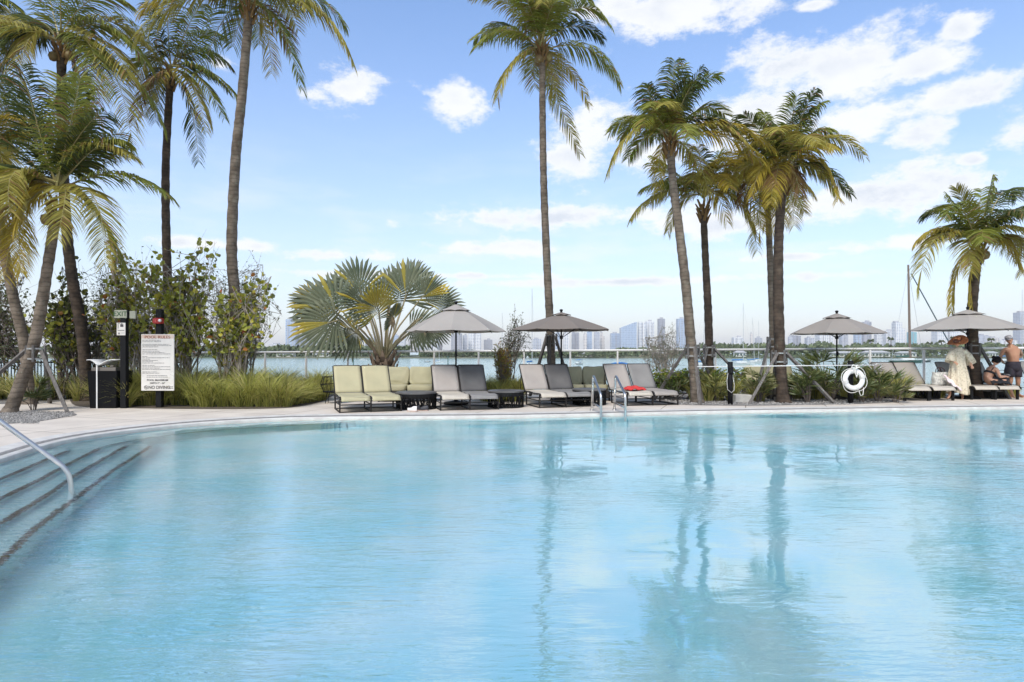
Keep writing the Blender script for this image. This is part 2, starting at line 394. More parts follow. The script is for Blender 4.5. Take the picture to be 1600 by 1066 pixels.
def pebble(mb, c, r):
    a = rng.random()*6.28; q = [.8+.5*rng.random() for _ in range(6)]
    vs = [c+Vector((math.cos(a+k*PI/2)*r*q[k], math.sin(a+k*PI/2)*r*q[k], 0)) for k in range(4)]+[c+Vector((0, 0, r*q[4]*.8))]
    mb.add(vs, [(0,1,4),(1,2,4),(2,3,4),(3,0,4)])
for i in range(3400):
    x, y = rng.uniform(-20, 114), rng.uniform(644, 662)
    if x > 60 and y > 662-(x-40)*.16: continue
    p = G(x, y); p.z = .006; pebble(pb, p, rng.uniform(.012, .03))
for i in range(4200):
    x, y = rng.uniform(1030, 1400), rng.uniform(612, 633)
    if y > 633-max(0, (1060-x))*.35 or y > 634-max(0, x-1300)*.06: continue
    p = G(x, y); p.z = .006; pebble(pb, p, rng.uniform(.015, .035))
pebm = M('pebble', (.09, .085, .08), .85, col2=(.36, .34, .31), ns=3, island=.9)
tag(pb.build('gravel', pebm), 'grey gravel stones covering the planting beds', 'gravel', kind='stuff')
# ---- seawall, sea, far land
SEA = -2.6
swm = M('seawall_concrete', (.33, .31, .28), .85, col2=(.24, .22, .2), ns=2)
s = MB(); a, b = OUT[0], OUT[1]
s.prism([(a[0]-60, a[1]+8.7+.0), (b[0]+60, b[1]-8.7), (b[0]+60, b[1]-8.2), (a[0]-60, a[1]+9.2)], SEA-1, .02)
struct(s.build('seawall', swm))
seam = bpy.data.materials.new('bay_water'); seam.use_nodes = True
t = seam.node_tree; b = t.nodes['Principled BSDF']; b.inputs['Base Color'].default_value = (.42, .51, .49, 1); b.inputs['Roughness'].default_value = .12; b.inputs['IOR'].default_value = 1.33
tcn = t.nodes.new('ShaderNodeTexCoord'); n = t.nodes.new('ShaderNodeTexNoise'); n.inputs['Scale'].default_value = .9; n.inputs['Detail'].default_value = 6
q = t.nodes.new('ShaderNodeBump'); q.inputs['Strength'].default_value = 1; q.inputs['Distance'].default_value = .22
t.links.new(tcn.outputs['Object'], n.inputs['Vector']); t.links.new(n.outputs[0], q.inputs['Height']); t.links.new(q.outputs[0], b.inputs['Normal'])
s = MB(); s.poly([(-6000, 15, SEA), (6000, 15, SEA), (6000, 9000, SEA), (-6000, 9000, SEA)]); struct(s.build('bay_water', seam))
landm = M('far_ground', (.10, .12, .07), .95, col2=(.2, .18, .13), ns=.05)
s = MB()
s.prism([(-330, 306), (-60, 305), (-58, 420), (-340, 420)], SEA-1, SEA+.7)
s.prism([(-52, 300), (6, 300), (10, 420), (-55, 420)], SEA-1, SEA+.5)
s.prism([(8, 306), (420, 312), (430, 430), (12, 420)], SEA-1, SEA+.7)
struct(s.build('far_island', landm))
s = MB(); s.prism([(-3000, 2380), (3400, 2380), (3400, 4000), (-3000, 4000)], SEA-1, SEA+2); struct(s.build('far_shore', landm))
# ================================================================ palms
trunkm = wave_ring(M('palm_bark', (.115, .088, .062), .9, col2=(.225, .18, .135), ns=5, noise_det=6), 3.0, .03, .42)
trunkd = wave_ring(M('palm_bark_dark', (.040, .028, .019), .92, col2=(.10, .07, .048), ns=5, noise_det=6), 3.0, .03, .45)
lg = dict(spec=.22, trans=.25, island=.45, ns=.9, contrast=(.4, .62))
GREEN = M('frond_green', (.115, .145, .022), .42, col2=(.27, .27, .045), **lg)
DARKG = M('frond_dark', (.04, .058, .014), .42, col2=(.11, .13, .035), **lg)
OLIVE = M('frond_olive', (.24, .215, .04), .45, col2=(.37, .31, .065), **lg)
YELL = M('frond_yellow', (.48, .34, .035), .5, col2=(.30, .25, .045), **lg)
BROWN = M('frond_brown', (.16, .085, .03), .7, col2=(.30, .19, .08), **lg)
RACH = M('frond_rib', (.22, .20, .06), .5, col2=(.30, .24, .10), ns=2)
FM = [GREEN, DARKG, OLIVE, YELL, BROWN, RACH]
UP = Vector((0, 0, 1))
def frond(mb, rg, A, Q, B, LL, mi, n=52, g=.55, wid=.033, ribmi=5):
    def bz(t): return A*(1-t)**2+Q*2*t*(1-t)+B*t*t
    mb.mi = ribmi
    mb.tube([bz(t) for t in (0, .12, .25, .4, .55, .7, .85, 1)], [.032, .024, .019, .015, .012, .009, .006, .003], 4)
    for i in range(n):
        t = .13+.87*(i+.5)/n; p = bz(t); tg = (bz(min(1, t+.01))-bz(t-.01)).normalized()
        s = tg.cross(UP)
        if s.length < .25: s = s+Vector((.3, .15, 0))
        s.normalize(); nn = s.cross(tg)
        prof = 1.3*math.sin(PI*(.14+.78*t))**.6
        for sg in (-1, 1):
            if rg.random() < .05: continue
            ln = LL*prof*rg.uniform(.82, 1.1)
            fw = .42+.55*t+rg.uniform(-.1, .1)
            d = (s*sg+tg*fw+nn*rg.uniform(.02, .22)).normalized()
            tw = rg.uniform(-.9, .9); wv = (tg*math.cos(tw)+d.cross(tg).normalized()*math.sin(tw))*(wid*.5*rg.uniform(.8, 1.2))
            gg = g*rg.uniform(.7, 1.3)
            d1 = (d+Vector((0, 0, -gg*.25))).normalized(); d2 = (d+Vector((0, 0, -gg*1.0))).normalized(); d3 = (d+Vector((0, 0, -gg*2.0))).normalized()
            a = p+d1*ln*.36; b = a+d2*ln*.34; c = b+d3*ln*.30
            mb.mi = mi if rg.random() > .06 else 4
            k = len(mb.v)
            mb.add([p-wv*.5, p+wv*.5, a-wv, a+wv, b-wv*.75, b+wv*.75, c], [(0,1,3,2),(2,3,5,4),(4,5,6)])
def palm(name_label, trunk, rad, Y, C, fronds, seed, fill=5, R=2.6, LL=.62, dark=False, nuts=0, mix=(0, 1, 2), tint=None, n=52, group='coconut palms around the pool', wid=.033, extra_up=0):
    rg = random.Random(seed)
    base = P(*trunk[0][:2], trunk[0][2] if len(trunk[0]) > 2 else Y)
    root = thing('coconut_palm', name_label, 'palm tree', (base.x, base.y, 0), group=group)
    pts = [P(q[0], q[1], q[2] if len(q) > 2 else Y) for q in trunk]
    pts[0].z = -.05
    cv = catmull(pts, 14, closed=False); L = len(cv)
    rs = []
    for i in range(L):
        t = i/(L-1); r = rad*(1.0-.28*t)+rad*.55*max(0, 1-t*9)**2
        rs.append(r*(1+.05*math.sin(i*2.3)+rg.uniform(-.03, .03)))
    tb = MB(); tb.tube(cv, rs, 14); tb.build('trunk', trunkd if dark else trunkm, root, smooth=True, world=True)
    Cc = P(C[0], C[1], Y)
    # leaf bases and fibre at the top of the trunk
    hb = MB(); top = cv[-1]
    for i in range(16):
        a = i*2.4; o = Vector((math.cos(a), math.sin(a), 0)); z0 = -.35+.5*(i/16)
        p0 = top+Vector((0, 0, z0))+o*rad*.6; hb.tube([p0, p0+o*.06+UP*.14, p0+o*.15+UP*.30], [.045, .035, .016], 5)
    hb.build('leaf_base', BROWN, root, world=True)
    mb = MB(); s = Y/F
    for f in fronds:
        tx, ty, cx, cy = f[:4]; mi = f[4] if len(f) > 4 else rg.choice(mix); dY = f[5] if len(f) > 5 else rg.uniform(-.9, .9)
        B = P(tx, ty, Y); B.y += dY; Q = P(cx, cy, Y); Q.y += dY*.55
        A = Cc+Vector((rg.uniform(-.06, .06), rg.uniform(-.06, .06), rg.uniform(-.15, .1)))
        ll = (f[6] if len(f) > 6 else 1)*LL
        length = (Q-A).length+(B-Q).length
        frond(mb, rg, A, Q, B, ll, mi, n=int(1.15*n*min(1.25, max(.6, length/(R*1.1)))), g=.35+.5*rg.random(), wid=wid)
    for i in range(fill):
        a = i*2*PI/fill*1.0+rg.uniform(-.25, .25); up = rg.uniform(-.1, .95); toward = math.sin(a)
        o = Vector((math.cos(a)*.45, toward, 0)).normalized()
        Rr = R*rg.uniform(.75, 1.0)
        A = Cc+Vector((0, 0, rg.uniform(-.1, .1)))
        Q = A+o*Rr*.5+UP*Rr*(.25+.5*up); B = A+o*Rr*.95+UP*Rr*(-.35+.75*up)
        frond(mb, rg, A, Q, B, LL, rg.choice(mix), n=int(n*1.4), g=.5, wid=wid)
    for i in range(extra_up):
        a = rg.uniform(0, 6.28); o = Vector((math.cos(a), math.sin(a), 0)); Rr = R*rg.uniform(.6, .85)
        frond(mb, rg, Cc, Cc+o*Rr*.12+UP*Rr*.6, Cc+o*Rr*.4+UP*Rr*.98, LL*.8, rg.choice(mix), n=int(n*1.2), g=.1, wid=wid)
    mb.build('crown', FM, root, world=True)
    if nuts:
        nb = MB()
        for i in range(nuts):
            a = i*2.1; q = top+Vector((math.cos(a)*.2, math.sin(a)*.2, -.12-.05*(i % 3)))
            nb.lathe([(.01,-.13),(.08,-.10),(.115,0),(.09,.09),(.01,.13)], q, 8)
        nb.build('coconut_cluster', M('coconut', (.13, .07, .03), .6, col2=(.2, .16, .05), ns=4), root, smooth=True, world=True)
    return root
GR, DK, OL, YE, BR = 0, 1, 2, 3, 4
palm('leaning coconut palm propped by stakes in the gravel beside the pool handrail', [(14,646,13.8),(32,600,13.9),(55,530,14.0),(74,420,14.1),(88,330,14.1)], .135, 14.1, (92,290),
     [(258,304,185,235,GR),(200,420,185,270,OL,-.8),(205,225,150,205,GR),(196,215,140,240,DK),(125,125,112,215,DK),(60,118,75,215,DK),(15,125,50,220,DK),(95,120,98,210,GR),(-30,190,30,220,DK),(-30,300,20,250,GR),
      (40,445,45,270,YE,-.6),(0,400,30,255,OL,-1),(82,350,35,235,OL,-1.2),(180,430,120,260,GR),(60,430,30,300,YE,-.5),(150,135,120,215,GR),(-20,420,10,290,OL),(160,390,150,290,OL,-1.4),(175,180,130,200,DK),(-25,250,30,250,DK),(-30,350,20,270,YE,-.3)],
     11, fill=2, R=2.3, LL=.6, nuts=7, mix=(0,1,1,2), n=60, extra_up=1)
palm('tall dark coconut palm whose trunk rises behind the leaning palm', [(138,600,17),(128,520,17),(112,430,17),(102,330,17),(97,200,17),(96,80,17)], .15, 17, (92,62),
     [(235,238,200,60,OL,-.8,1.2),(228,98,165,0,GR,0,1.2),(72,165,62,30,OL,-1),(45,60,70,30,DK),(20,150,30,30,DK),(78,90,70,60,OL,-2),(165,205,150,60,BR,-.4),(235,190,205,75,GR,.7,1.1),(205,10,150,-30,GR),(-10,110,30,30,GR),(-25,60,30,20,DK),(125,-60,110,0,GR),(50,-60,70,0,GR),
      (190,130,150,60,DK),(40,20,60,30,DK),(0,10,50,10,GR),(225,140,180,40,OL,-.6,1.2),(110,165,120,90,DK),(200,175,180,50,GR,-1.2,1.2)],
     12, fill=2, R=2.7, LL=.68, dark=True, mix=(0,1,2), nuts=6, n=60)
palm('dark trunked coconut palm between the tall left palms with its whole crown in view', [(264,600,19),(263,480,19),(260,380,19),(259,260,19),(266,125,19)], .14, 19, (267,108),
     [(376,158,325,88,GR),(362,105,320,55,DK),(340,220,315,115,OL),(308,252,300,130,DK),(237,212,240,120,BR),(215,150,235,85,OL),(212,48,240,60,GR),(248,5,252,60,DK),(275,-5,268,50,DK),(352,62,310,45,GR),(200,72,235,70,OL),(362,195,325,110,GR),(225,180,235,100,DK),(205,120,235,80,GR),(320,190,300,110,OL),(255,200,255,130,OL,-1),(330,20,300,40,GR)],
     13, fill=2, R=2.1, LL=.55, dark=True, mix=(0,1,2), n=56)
palm('tall grey curved coconut palm rising out of the sea grape shrubs', [(371,610,17),(368,480,17),(362,390,17),(368,250,17),(378,150,17),(389,18,17)], .155, 17, (391,0),
     [(551,98,505,-35,OL,0,1.2),(478,148,440,0,GR,-.3),(411,100,416,30,YE,.6,.8),(252,95,335,-30,OL,-1.2,1.2),(348,55,365,10,GR),(262,60,320,-35,YE,-1.3,1.1),(530,20,480,-50,GR),(300,-50,350,-50,GR),(420,-90,400,-50,GR),(470,-80,440,-50,GR),(440,55,430,0,BR,.8),(330,-10,360,-20,GR),(300,100,335,-5,GR,.6)],
     14, fill=6, R=2.7, LL=.62, mix=(0,0,2), n=60)
palm('tallest lone coconut palm behind the brown umbrella at the middle', [(863,620,18.5),(860,520,18.5),(855,420,18.5),(850,300,18.5),(848,200,18.5),(847,84,18.5)], .125, 18.5, (845,72),
     [(737,42,785,15,GR),(742,2,790,-20,OL),(778,165,790,85,OL,-.5,1.1),(910,228,868,140,OL),(925,157,895,85,YE,.5,.7),(969,132,930,45,GR,0,1.15),(948,58,905,-20,GR),(780,-25,815,-10,GR),(820,-60,835,0,GR),(880,-50,862,0,GR),(925,-10,885,-25,GR),(842,70,838,-10,OL,-2.2),(838,112,830,70,OL,1.2),(880,110,868,70,YE,1),(760,20,800,10,DK,.9),(810,40,825,20,GR,-1.8),(868,60,858,20,GR,-2)],
     15, fill=6, R=2.3, LL=.56, mix=(0,0,2,1), nuts=7, n=58, extra_up=1)
palm('leaning grey coconut palm left of the four clustered palms', [(1090,634,16.4),(1080,540,16.5),(1072,450,16.6),(1060,350,16.7),(1052,290,16.8),(1047,228,16.8)], .135, 16.8, (1047,214),
     [(947,277,985,165,OL,-.3,1.05),(975,205,1005,150,GR),(1002,150,1015,175,DK),(1022,118,1032,170,DK,.6),(1062,112,1052,165,GR),(1112,132,1062,130,GR),(1142,172,1095,140,GR),(1205,315,1165,185,YE,-.5,1.15),(1150,240,1120,180,OL,-.8),(1035,290,1030,220,YE,.5,.8),(990,220,1005,170,GR,-1.2),(1120,300,1100,220,OL,.6),(1015,200,1025,165,OL,-1.6),(960,190,1000,150,GR,.8),(1085,125,1058,160,DK),(1190,250,1120,170,YE,-.8),(1045,110,1045,160,DK,-.6)],
     16, fill=5, R=1.9, LL=.52, mix=(0,2,1), n=54, extra_up=1)
palm('lower coconut palm with a slim dark trunk behind the leaning grey palm', [(1110,605,18.7),(1107,500,18.7),(1103,420,18.7),(1099,330,18.7)], .125, 18.7, (1101,305),
     [(983,347,1020,280,OL,-.4),(1012,262,1050,280,GR),(1050,360,1062,290,OL,.5),(1178,395,1165,285,OL,-.3),(1205,350,1165,260,GR),(1080,240,1090,270,DK),(1128,235,1112,270,GR),(1170,255,1130,255,GR),(1030,235,1060,260,GR),(1140,345,1125,290,YE),(1000,300,1050,270,GR),(1185,300,1150,265,YE,-1),(1120,262,1115,260,YE,-1.6)],
     17, fill=5, R=2.1, LL=.55, mix=(0,2,3), dark=True, n=54, extra_up=1)
palm('yellowing coconut palm with a grey trunk just behind the rightmost clustered one', [(1210,600,18.6),(1207,500,18.6),(1203,400,18.6),(1199,310,18.6)], .11, 18.6, (1196,285),
     [(1135,262,1160,235,YE),(1205,400,1206,300,YE,-.5),(1170,380,1172,290,YE),(1250,315,1230,260,YE),(1150,215,1175,240,OL),(1242,215,1215,240,OL),(1145,330,1165,270,BR,-.6),(1185,190,1192,230,GR),(1225,350,1220,280,YE),(1130,300,1160,255,YE),(1188,340,1185,280,BR,-.5,.8)],
     18, fill=6, R=1.8, LL=.52, mix=(3,2,3), n=50)
palm('thick trunked coconut palm with orange fronds rightmost of the clustered palms', [(1224,636,16.4),(1219,560,16.5),(1216,460,16.6),(1217,370,16.7),(1223,285,16.7)], .15, 16.7, (1225,262),
     [(1340,250,1290,180,OL,-.3,1.05),(1292,320,1275,220,YE,-.6),(1258,345,1245,260,OL),(1277,168,1235,190,GR),(1297,208,1262,190,GR),(1172,172,1195,205,DK),(1228,165,1222,215,GR),(1162,235,1190,205,OL),(1298,300,1270,240,OL),(1168,310,1190,225,YE,-.3),(1268,255,1262,215,YE,-1.2),(1150,190,1185,205,DK),(1205,165,1212,210,GR,.5),(1250,160,1232,200,DK),(1185,330,1200,250,YE,-.8),(1240,310,1235,255,BR,-.4),(1195,300,1205,250,BR,-.7)],
     19, fill=5, R=1.9, LL=.52, mix=(0,2,1), dark=True, n=54, extra_up=1)
palm('short coconut palm with a dark trunk beside the right hand umbrella', [(1529,625,18.1),(1522,560,18.1),(1519,490,18.1),(1524,430,18.1),(1529,392,18.1)], .15, 18.1, (1529,380),
     [(1425,458,1440,325,OL,-.3,1.1),(1453,348,1485,285,GR,-.6),(1450,375,1475,330,YE),(1494,488,1490,400,YE,.2,.8),(1510,480,1508,410,YE,-.2,.7),(1605,305,1575,260,DK),(1640,345,1580,290,DK),(1532,283,1528,330,GR),(1565,285,1545,320,GR),(1580,430,1565,350,YE,-.4,.9),(1650,450,1590,340,OL),(1575,400,1555,330,OL,-1.3),(1485,435,1490,350,OL),(1470,330,1495,300,DK,.8),(1630,400,1585,340,OL),(1600,355,1560,310,GR,-.9),(1500,300,1515,330,GR)],
     20, fill=5, R=1.9, LL=.55, mix=(0,1,2), nuts=3, dark=True, n=56, extra_up=1)
palm('coconut palm at the far left edge with a thin leaning trunk', [(46,600,16),(38,540,16),(22,470,16),(8,400,16),(-4,320,16),(-14,250,16)], .13, 16, (-16,235),
     [(35,350,10,215,YE),(30,300,10,200,OL),(45,190,15,180,DK),(25,140,5,190,DK),(10,420,5,260,YE),(55,260,20,190,GR),(-100,260,-60,180,GR),(-70,150,-40,180,GR),(30,430,20,280,BR),(40,160,10,180,GR)],
     21, fill=5, R=2.0, LL=.6, mix=(1,2,3), n=48)
palm('coconut palm mostly out of frame showing brown frond tips at the top left corner', [(-140,640,17),(-120,400,17),(-95,200,17),(-78,40,17)], .15, 17, (-76,20),
     [(22,165,-5,20,BR),(15,120,-20,10,OL),(25,60,-20,-10,DK),(30,95,-10,0,DK),(5,200,-30,40,BR),(-170,60,-120,-20,GR),(-60,-80,-70,-20,GR),(10,20,-30,-30,DK)],
     22, fill=5, R=2.6, LL=.6, mix=(1,0,2), n=48)
# ================================================================ fan palm
FG = M('fan_grey_green', (.085, .11, .065), .55, col2=(.19, .20, .125), spec=.25, trans=.2, island=.5, ns=1)
FY = M('fan_yellow', (.50, .36, .05), .55, col2=(.26, .25, .06), spec=.25, trans=.25, island=.4, ns=1)
FT = M('fan_dry', (.45, .33, .19), .7, col2=(.33, .23, .12), trans=.1, island=.5, ns=1)
PET = M('petiole', (.22, .20, .11), .55, col2=(.32, .25, .14), ns=3)
root = thing('fan_palm', 'low silver green fan palm with yellow tinged fans behind the cream loungers', 'palm tree', (P(600,600,19).x, 19, 0))
rg = random.Random(3)
tb = MB(); pts = [P(602,620,19), P(601,600,19), P(600,575,19), P(599,560,19)]; pts[0].z = 0
tb.tube(pts, [.30, .30, .27, .18], 14); tb.build('trunk', trunkd, root, True, world=True)
hb = MB()
for i in range(64):
    a = i*2.399; z = -.05+1.15*(i/64); o = Vector((math.cos(a), math.sin(a), 0)); p0 = Vector((P(600,600,19).x, 19, z+.02))+o*.24
    sp_ = .15+.12*rg.random(); e = p0+o*sp_+UP*(.28+.1*rg.random())
    t_ = o.cross(UP)
    hb.add([p0-t_*.09, p0+t_*.09, (p0+e)/2+o*.05+t_*.06, (p0+e)/2+o*.05-t_*.06, e+t_*.02, e-t_*.02, p0-UP*.05+o*.05], [(0,1,2,3),(3,2,4,5),(0,6,1)])
hb.build('leaf_base', M('boot_fibre', (.11, .075, .05), .9, col2=(.26, .19, .13), ns=6, island=.6), root, world=True, solid=.02)
def fan(mb, pb_, start, hub, dirv, nrm, R, span, mi, nseg=24, droop=.15):
    hub = Vector(hub); d = Vector(dirv).normalized(); nrm = (Vector(nrm)-d*Vector(nrm).dot(d)).normalized(); s = d.cross(nrm)
    mid = (Vector(start)+hub)/2+UP*.12
    pb_.tube([start, mid, hub, hub+d*R*.25], [.035, .028, .022, .008], 5)
    for i in range(nseg):
        a = math.radians(span)*((i+.5)/nseg-.5); da = math.radians(span)/nseg
        e = 1-.28*(abs(a)/math.radians(span/2))**2
        r = R*e*rg.uniform(.94, 1.05)
        b = hub+d*R*.16*max(0, math.cos(a))
        def pt(ang, rr, lift=0):
            q = b+(d*math.cos(ang)+s*math.sin(ang))*rr+nrm*lift
            q.z -= droop*(rr/R)**2*R*.5; return q
        v = [pt(a, .04), pt(a-da*.5, r*.62), pt(a, r*.64, .04), pt(a+da*.5, r*.62), pt(a-da*.30, r*.84), pt(a+da*.30, r*.84), pt(a+rg.uniform(-.3,.3)*da, r, -.03)]
        mb.mi = mi if rg.random() > .16 else (1 if mi == 0 else 0)
        if mi == 1 and a > .2: mb.mi = 1
        mb.add(v, [(0,1,2),(0,2,3),(1,4,2),(2,5,3),(4,6,5,2)])
fm_, pm_ = MB(), MB()
st0 = P(600,562,19)
FAN = [ # hub px, Y, direction (dx,dz,dy), normal, R, span, material
 (535,487,18.7,(-1,.35,-.1),(.15,.3,-1),1.42,200,0),(528,500,18.3,(-1,-.35,-.2),(.1,.5,-1),1.25,190,0),(500,470,19,(-1,.1,.0),(0,.2,-1),.85,150,1),
 (565,462,19.2,(-.35,1,.1),(.2,.2,-1),1.15,200,0),(632,470,19.5,(.12,1,.2),(-.1,.2,-1),1.28,210,0),(640,450,19.9,(.3,1,.3),(.1,.1,-1),.95,180,0),
 (592,487,18.0,(-.15,.8,-.9),(0,.7,-1),.95,200,1),(655,470,18.8,(.75,.8,0),(-.2,.2,-1),.95,150,0),(672,482,19.3,(1,.45,0),(0,.2,-1),.95,180,0),
 (690,492,18.9,(1,-.3,0),(0,.35,-1),.72,170,0),(650,500,18.4,(.5,-.9,-.2),(.2,.2,-1),.78,130,0),(560,512,18.5,(-.5,-.9,-.2),(0,.3,-1),.65,140,0),
 (560,520,18.9,(-.9,-.2,-.1),(0,.3,-1),1.0,180,0),(585,500,19.3,(-.4,.9,.1),(0,.25,-1),.95,200,0),(640,515,18.8,(.85,.1,-.1),(0,.3,-1),.95,180,0),(575,480,18.2,(-.6,.5,-.4),(.1,.4,-1),.9,180,0),(615,500,18.1,(.1,.5,-.8),(0,.7,-1),.7,200,0),
 (545,470,19.8,(-.8,.6,.3),(0,.2,-1),1.2,190,0),(610,470,19.8,(-.05,1,.35),(0,.2,-1),1.15,190,0),(665,500,19.6,(.8,-.6,.1),(0,.2,-1),.85,150,0),(515,480,19.2,(-.9,-.1,.1),(0,.25,-1),1.1,170,0)]
for (x, y, Y, d, n_, R_, sp2, mi) in FAN:
    fan(fm_, pm_, st0+Vector((rg.uniform(-.12,.12), rg.uniform(-.1,.1), rg.uniform(-.1,.1))), P(x, y, Y), (d[0], d[2], d[1]), (n_[0], n_[2], n_[1]), R_, sp2, mi)
# folded dry leaf hanging in the middle
fan(fm_, pm_, st0, P(607,478,18.1), (.25,-.2,-1), (1,-.3,.1), .62, 70, 2, 10, .2)
fan(fm_, pm_, st0, P(660,495,18.2), (.2,-.1,-1), (1,-.3,.1), .5, 50, 2, 8, .2)
fm_.build('crown', [FG, FY, FT], root, world=True); pm_.build('leaf_stalks', PET, root, world=True)
for i in range(0): pass
# ================================================================ shrubs
TWIG = M('twig_bark', (.20, .165, .13), .9, col2=(.34, .30, .25), ns=8)
TWIGD = M('twig_bark_dark', (.07, .055, .045), .9, col2=(.15, .12, .10), ns=8)
lf = dict(spec=.22, trans=.22, island=.7, ns=.9)
SG1 = M('sea_grape_leaf', (.17, .195, .028), .42, col2=(.34, .34, .06), **lf)
SG2 = M('sea_grape_leaf_yellow', (.42, .36, .045), .42, col2=(.30, .29, .05), **lf)
SG3 = M('sea_grape_leaf_red', (.40, .10, .03), .45, col2=(.35, .19, .05), **lf)
SGD = M('sea_grape_leaf_dark', (.05, .065, .016), .4, col2=(.13, .14, .04), **lf)
BT1 = M('buttonwood_leaf', (.13, .15, .09), .5, col2=(.23, .245, .17), **lf)
BT2 = M('silver_leaf', (.24, .245, .19), .55, col2=(.36, .36, .29), **lf)
HG1 = M('hedge_leaf', (.045, .095, .012), .38, col2=(.13, .19, .025), **lf)
OR1 = M('orange_leaf', (.35, .17, .04), .6, col2=(.30, .24, .06), **lf)
def leaf(mb, rg, p, d, size, asp, mi, fold=.15):
    d = d.normalized(); s = d.cross(Vector((rg.uniform(-1,1), rg.uniform(-1,1), rg.uniform(-.3,1.2))))
    if s.length < .1: s = d.orthogonal()
    s.normalize(); n = s.cross(d); w = size*asp; f = n*size*fold
    mb.mi = mi
    mb.add([p, p+d*size*.3+s*w*.46+f, p+d*size*.72+s*w*.40+f, p+d*size, p+d*size*.72-s*w*.40+f, p+d*size*.3-s*w*.46+f], [(0,1,2,3),(0,3,4,5)])
def shrub(name, label, cat, bases, blobs, nst, ntw, nlf, size, asp, mats, wts, bark, seed, r0=.03, group=None, tl=(.25,.6), leafpart='foliage', low=.0, curl=.25):
    rg = random.Random(seed); b0 = Vector(bases[0]); root = thing(name, label, cat, (b0.x, b0.y, 0), group=group)
    sm, lm = MB(), MB(); W_ = [abs(b[1][0]*b[1][2]) for b in blobs]
    def inb():
        c, r = rg.choices(blobs, W_)[0]
        while True:
            q = Vector((rg.uniform(-1,1), rg.uniform(-1,1), rg.uniform(-1,1)))
            if q.length <= 1: break
        q = q*(.55+.45*rg.random()) if rg.random() < .5 else q
        return Vector(c)+Vector((q.x*r[0], q.y*r[1], q.z*r[2]))
    nodes = []
    for i in range(nst):
        a = Vector(rg.choice(bases))+Vector((rg.uniform(-.12,.12), rg.uniform(-.12,.12), 0)); e = inb()
        k = 6; pts = []; hgt = (e-a)
        for j in range(k+1):
            t = j/k; q = a+Vector((hgt.x*t**1.35, hgt.y*t**1.35, hgt.z*t**.85))
            if 0 < j: q += Vector((rg.uniform(-1,1), rg.uniform(-1,1), rg.uniform(-.6,.6)))*.05*hgt.length*.5
            pts.append(q)
        rr = r0*rg.uniform(.6, 1.1); sm.tube(pts, [rr*(1-.8*j/k) for j in range(k+1)], 5)
        nodes += pts[2:]
    allp = []
    for i in range(ntw):
        a = rg.choice(nodes); e = inb()
        if (e-a).length > tl[1]*1.9 and rg.random() < .6: e = a+(e-a).normalized()*rg.uniform(*tl)*1.6
        if e.z < low: continue
        m = (a+e)/2+Vector((rg.uniform(-1,1), rg.uniform(-1,1), rg.uniform(0,1)))*(e-a).length*curl*.5
        sm.tube([a, m, e], [r0*.28, r0*.2, r0*.09], 3, cap=False)
        for j in range(nlf):
            t = .35+.65*rg.random(); p = a.lerp(m, t*2) if t < .5 else m.lerp(e, t*2-1)
            allp.append((p, e-m))
    for p, dd in allp:
        d = dd.normalized()*.5+Vector((rg.uniform(-1,1), rg.uniform(-1,1), rg.uniform(-.35,.9)))
        leaf(lm, rg, p, d, size*rg.uniform(.65, 1.2), asp, rg.choices(range(len(wts)), wts)[0])
    sm.build('branches', bark, root, world=True); lm.build(leafpart, mats, root, world=True)
    return root
def B_(px, py, Y, rx, rz, ry=None): p = P(px, py, Y); s = Y/F; return (p, (rx*s, (ry or rx*.6)*s if ry else min(rx*s*.7, 1.0), rz*s))
def base(px, Y): return Vector(((px-800)/F*Y, Y, 0))
SGm = [SG1, SG2, SG3, SGD]
shrub('sea_grape_shrub', 'tall sea grape shrub with round green and red leaves behind the pool rules board', 'shrub', [base(270,16.4), base(300,16.5), base(285,16.3)], [B_(300,450,16.2,45,75), B_(328,385,16.2,22,32), B_(260,470,16,45,60), B_(285,520,16,60,40), B_(235,430,16.2,35,50)], 24, 420, 5, .125, 1.0, SGm, (10,4,.5,1.5), TWIG, 31, .032, group='sea grape shrubs behind the grass')
shrub('sea_grape_shrub', 'spreading sea grape shrub reaching over the grass beside the railing', 'shrub', [base(372,15.9), base(350,16)], [B_(370,470,15.9,45,55), B_(405,440,15.9,28,40), B_(395,520,15.7,45,40), B_(350,520,15.8,45,45)], 18, 300, 4, .12, 1.0, SGm, (10,4,.6,3), TWIG, 32, .028, group='sea grape shrubs behind the grass')
shrub('sea_grape_shrub', 'sea grape shrub crowding behind the exit sign post', 'shrub', [base(205,16.8), base(180,16.6), base(225,16.6)], [B_(200,440,16.8,45,60), B_(175,500,16.6,45,60), B_(220,510,16.6,45,60), B_(175,375,16.8,22,28)], 20, 330, 5, .12, 1.0, SGm, (9,4,.5,2), TWIG, 33, .03, group='sea grape shrubs behind the grass')
shrub('buttonwood_shrub', 'grey leaved buttonwood shrub behind the right hand sea grape', 'shrub', [base(355,17.6), base(385,17.6)], [B_(400,440,17.6,38,60), B_(350,450,17.6,50,60), B_(395,500,17.6,50,40), B_(310,430,17.6,40,50)], 20, 420, 9, .055, .5, [BT1, BT2, SGD], (5,3,3), TWIG, 34, .024)
shrub('buttonwood_shrub', 'grey leaved buttonwood shrub seen through the gap right of the bin', 'shrub', [base(150,18.2), base(200,18.2), base(250,18)], [B_(150,470,18.2,60,70), B_(210,450,18.2,60,80), B_(260,520,18,60,60), B_(160,560,18,70,30)], 26, 600, 9, .06, .5, [BT1, BT2, SGD], (5,3,4), TWIG, 35, .026)
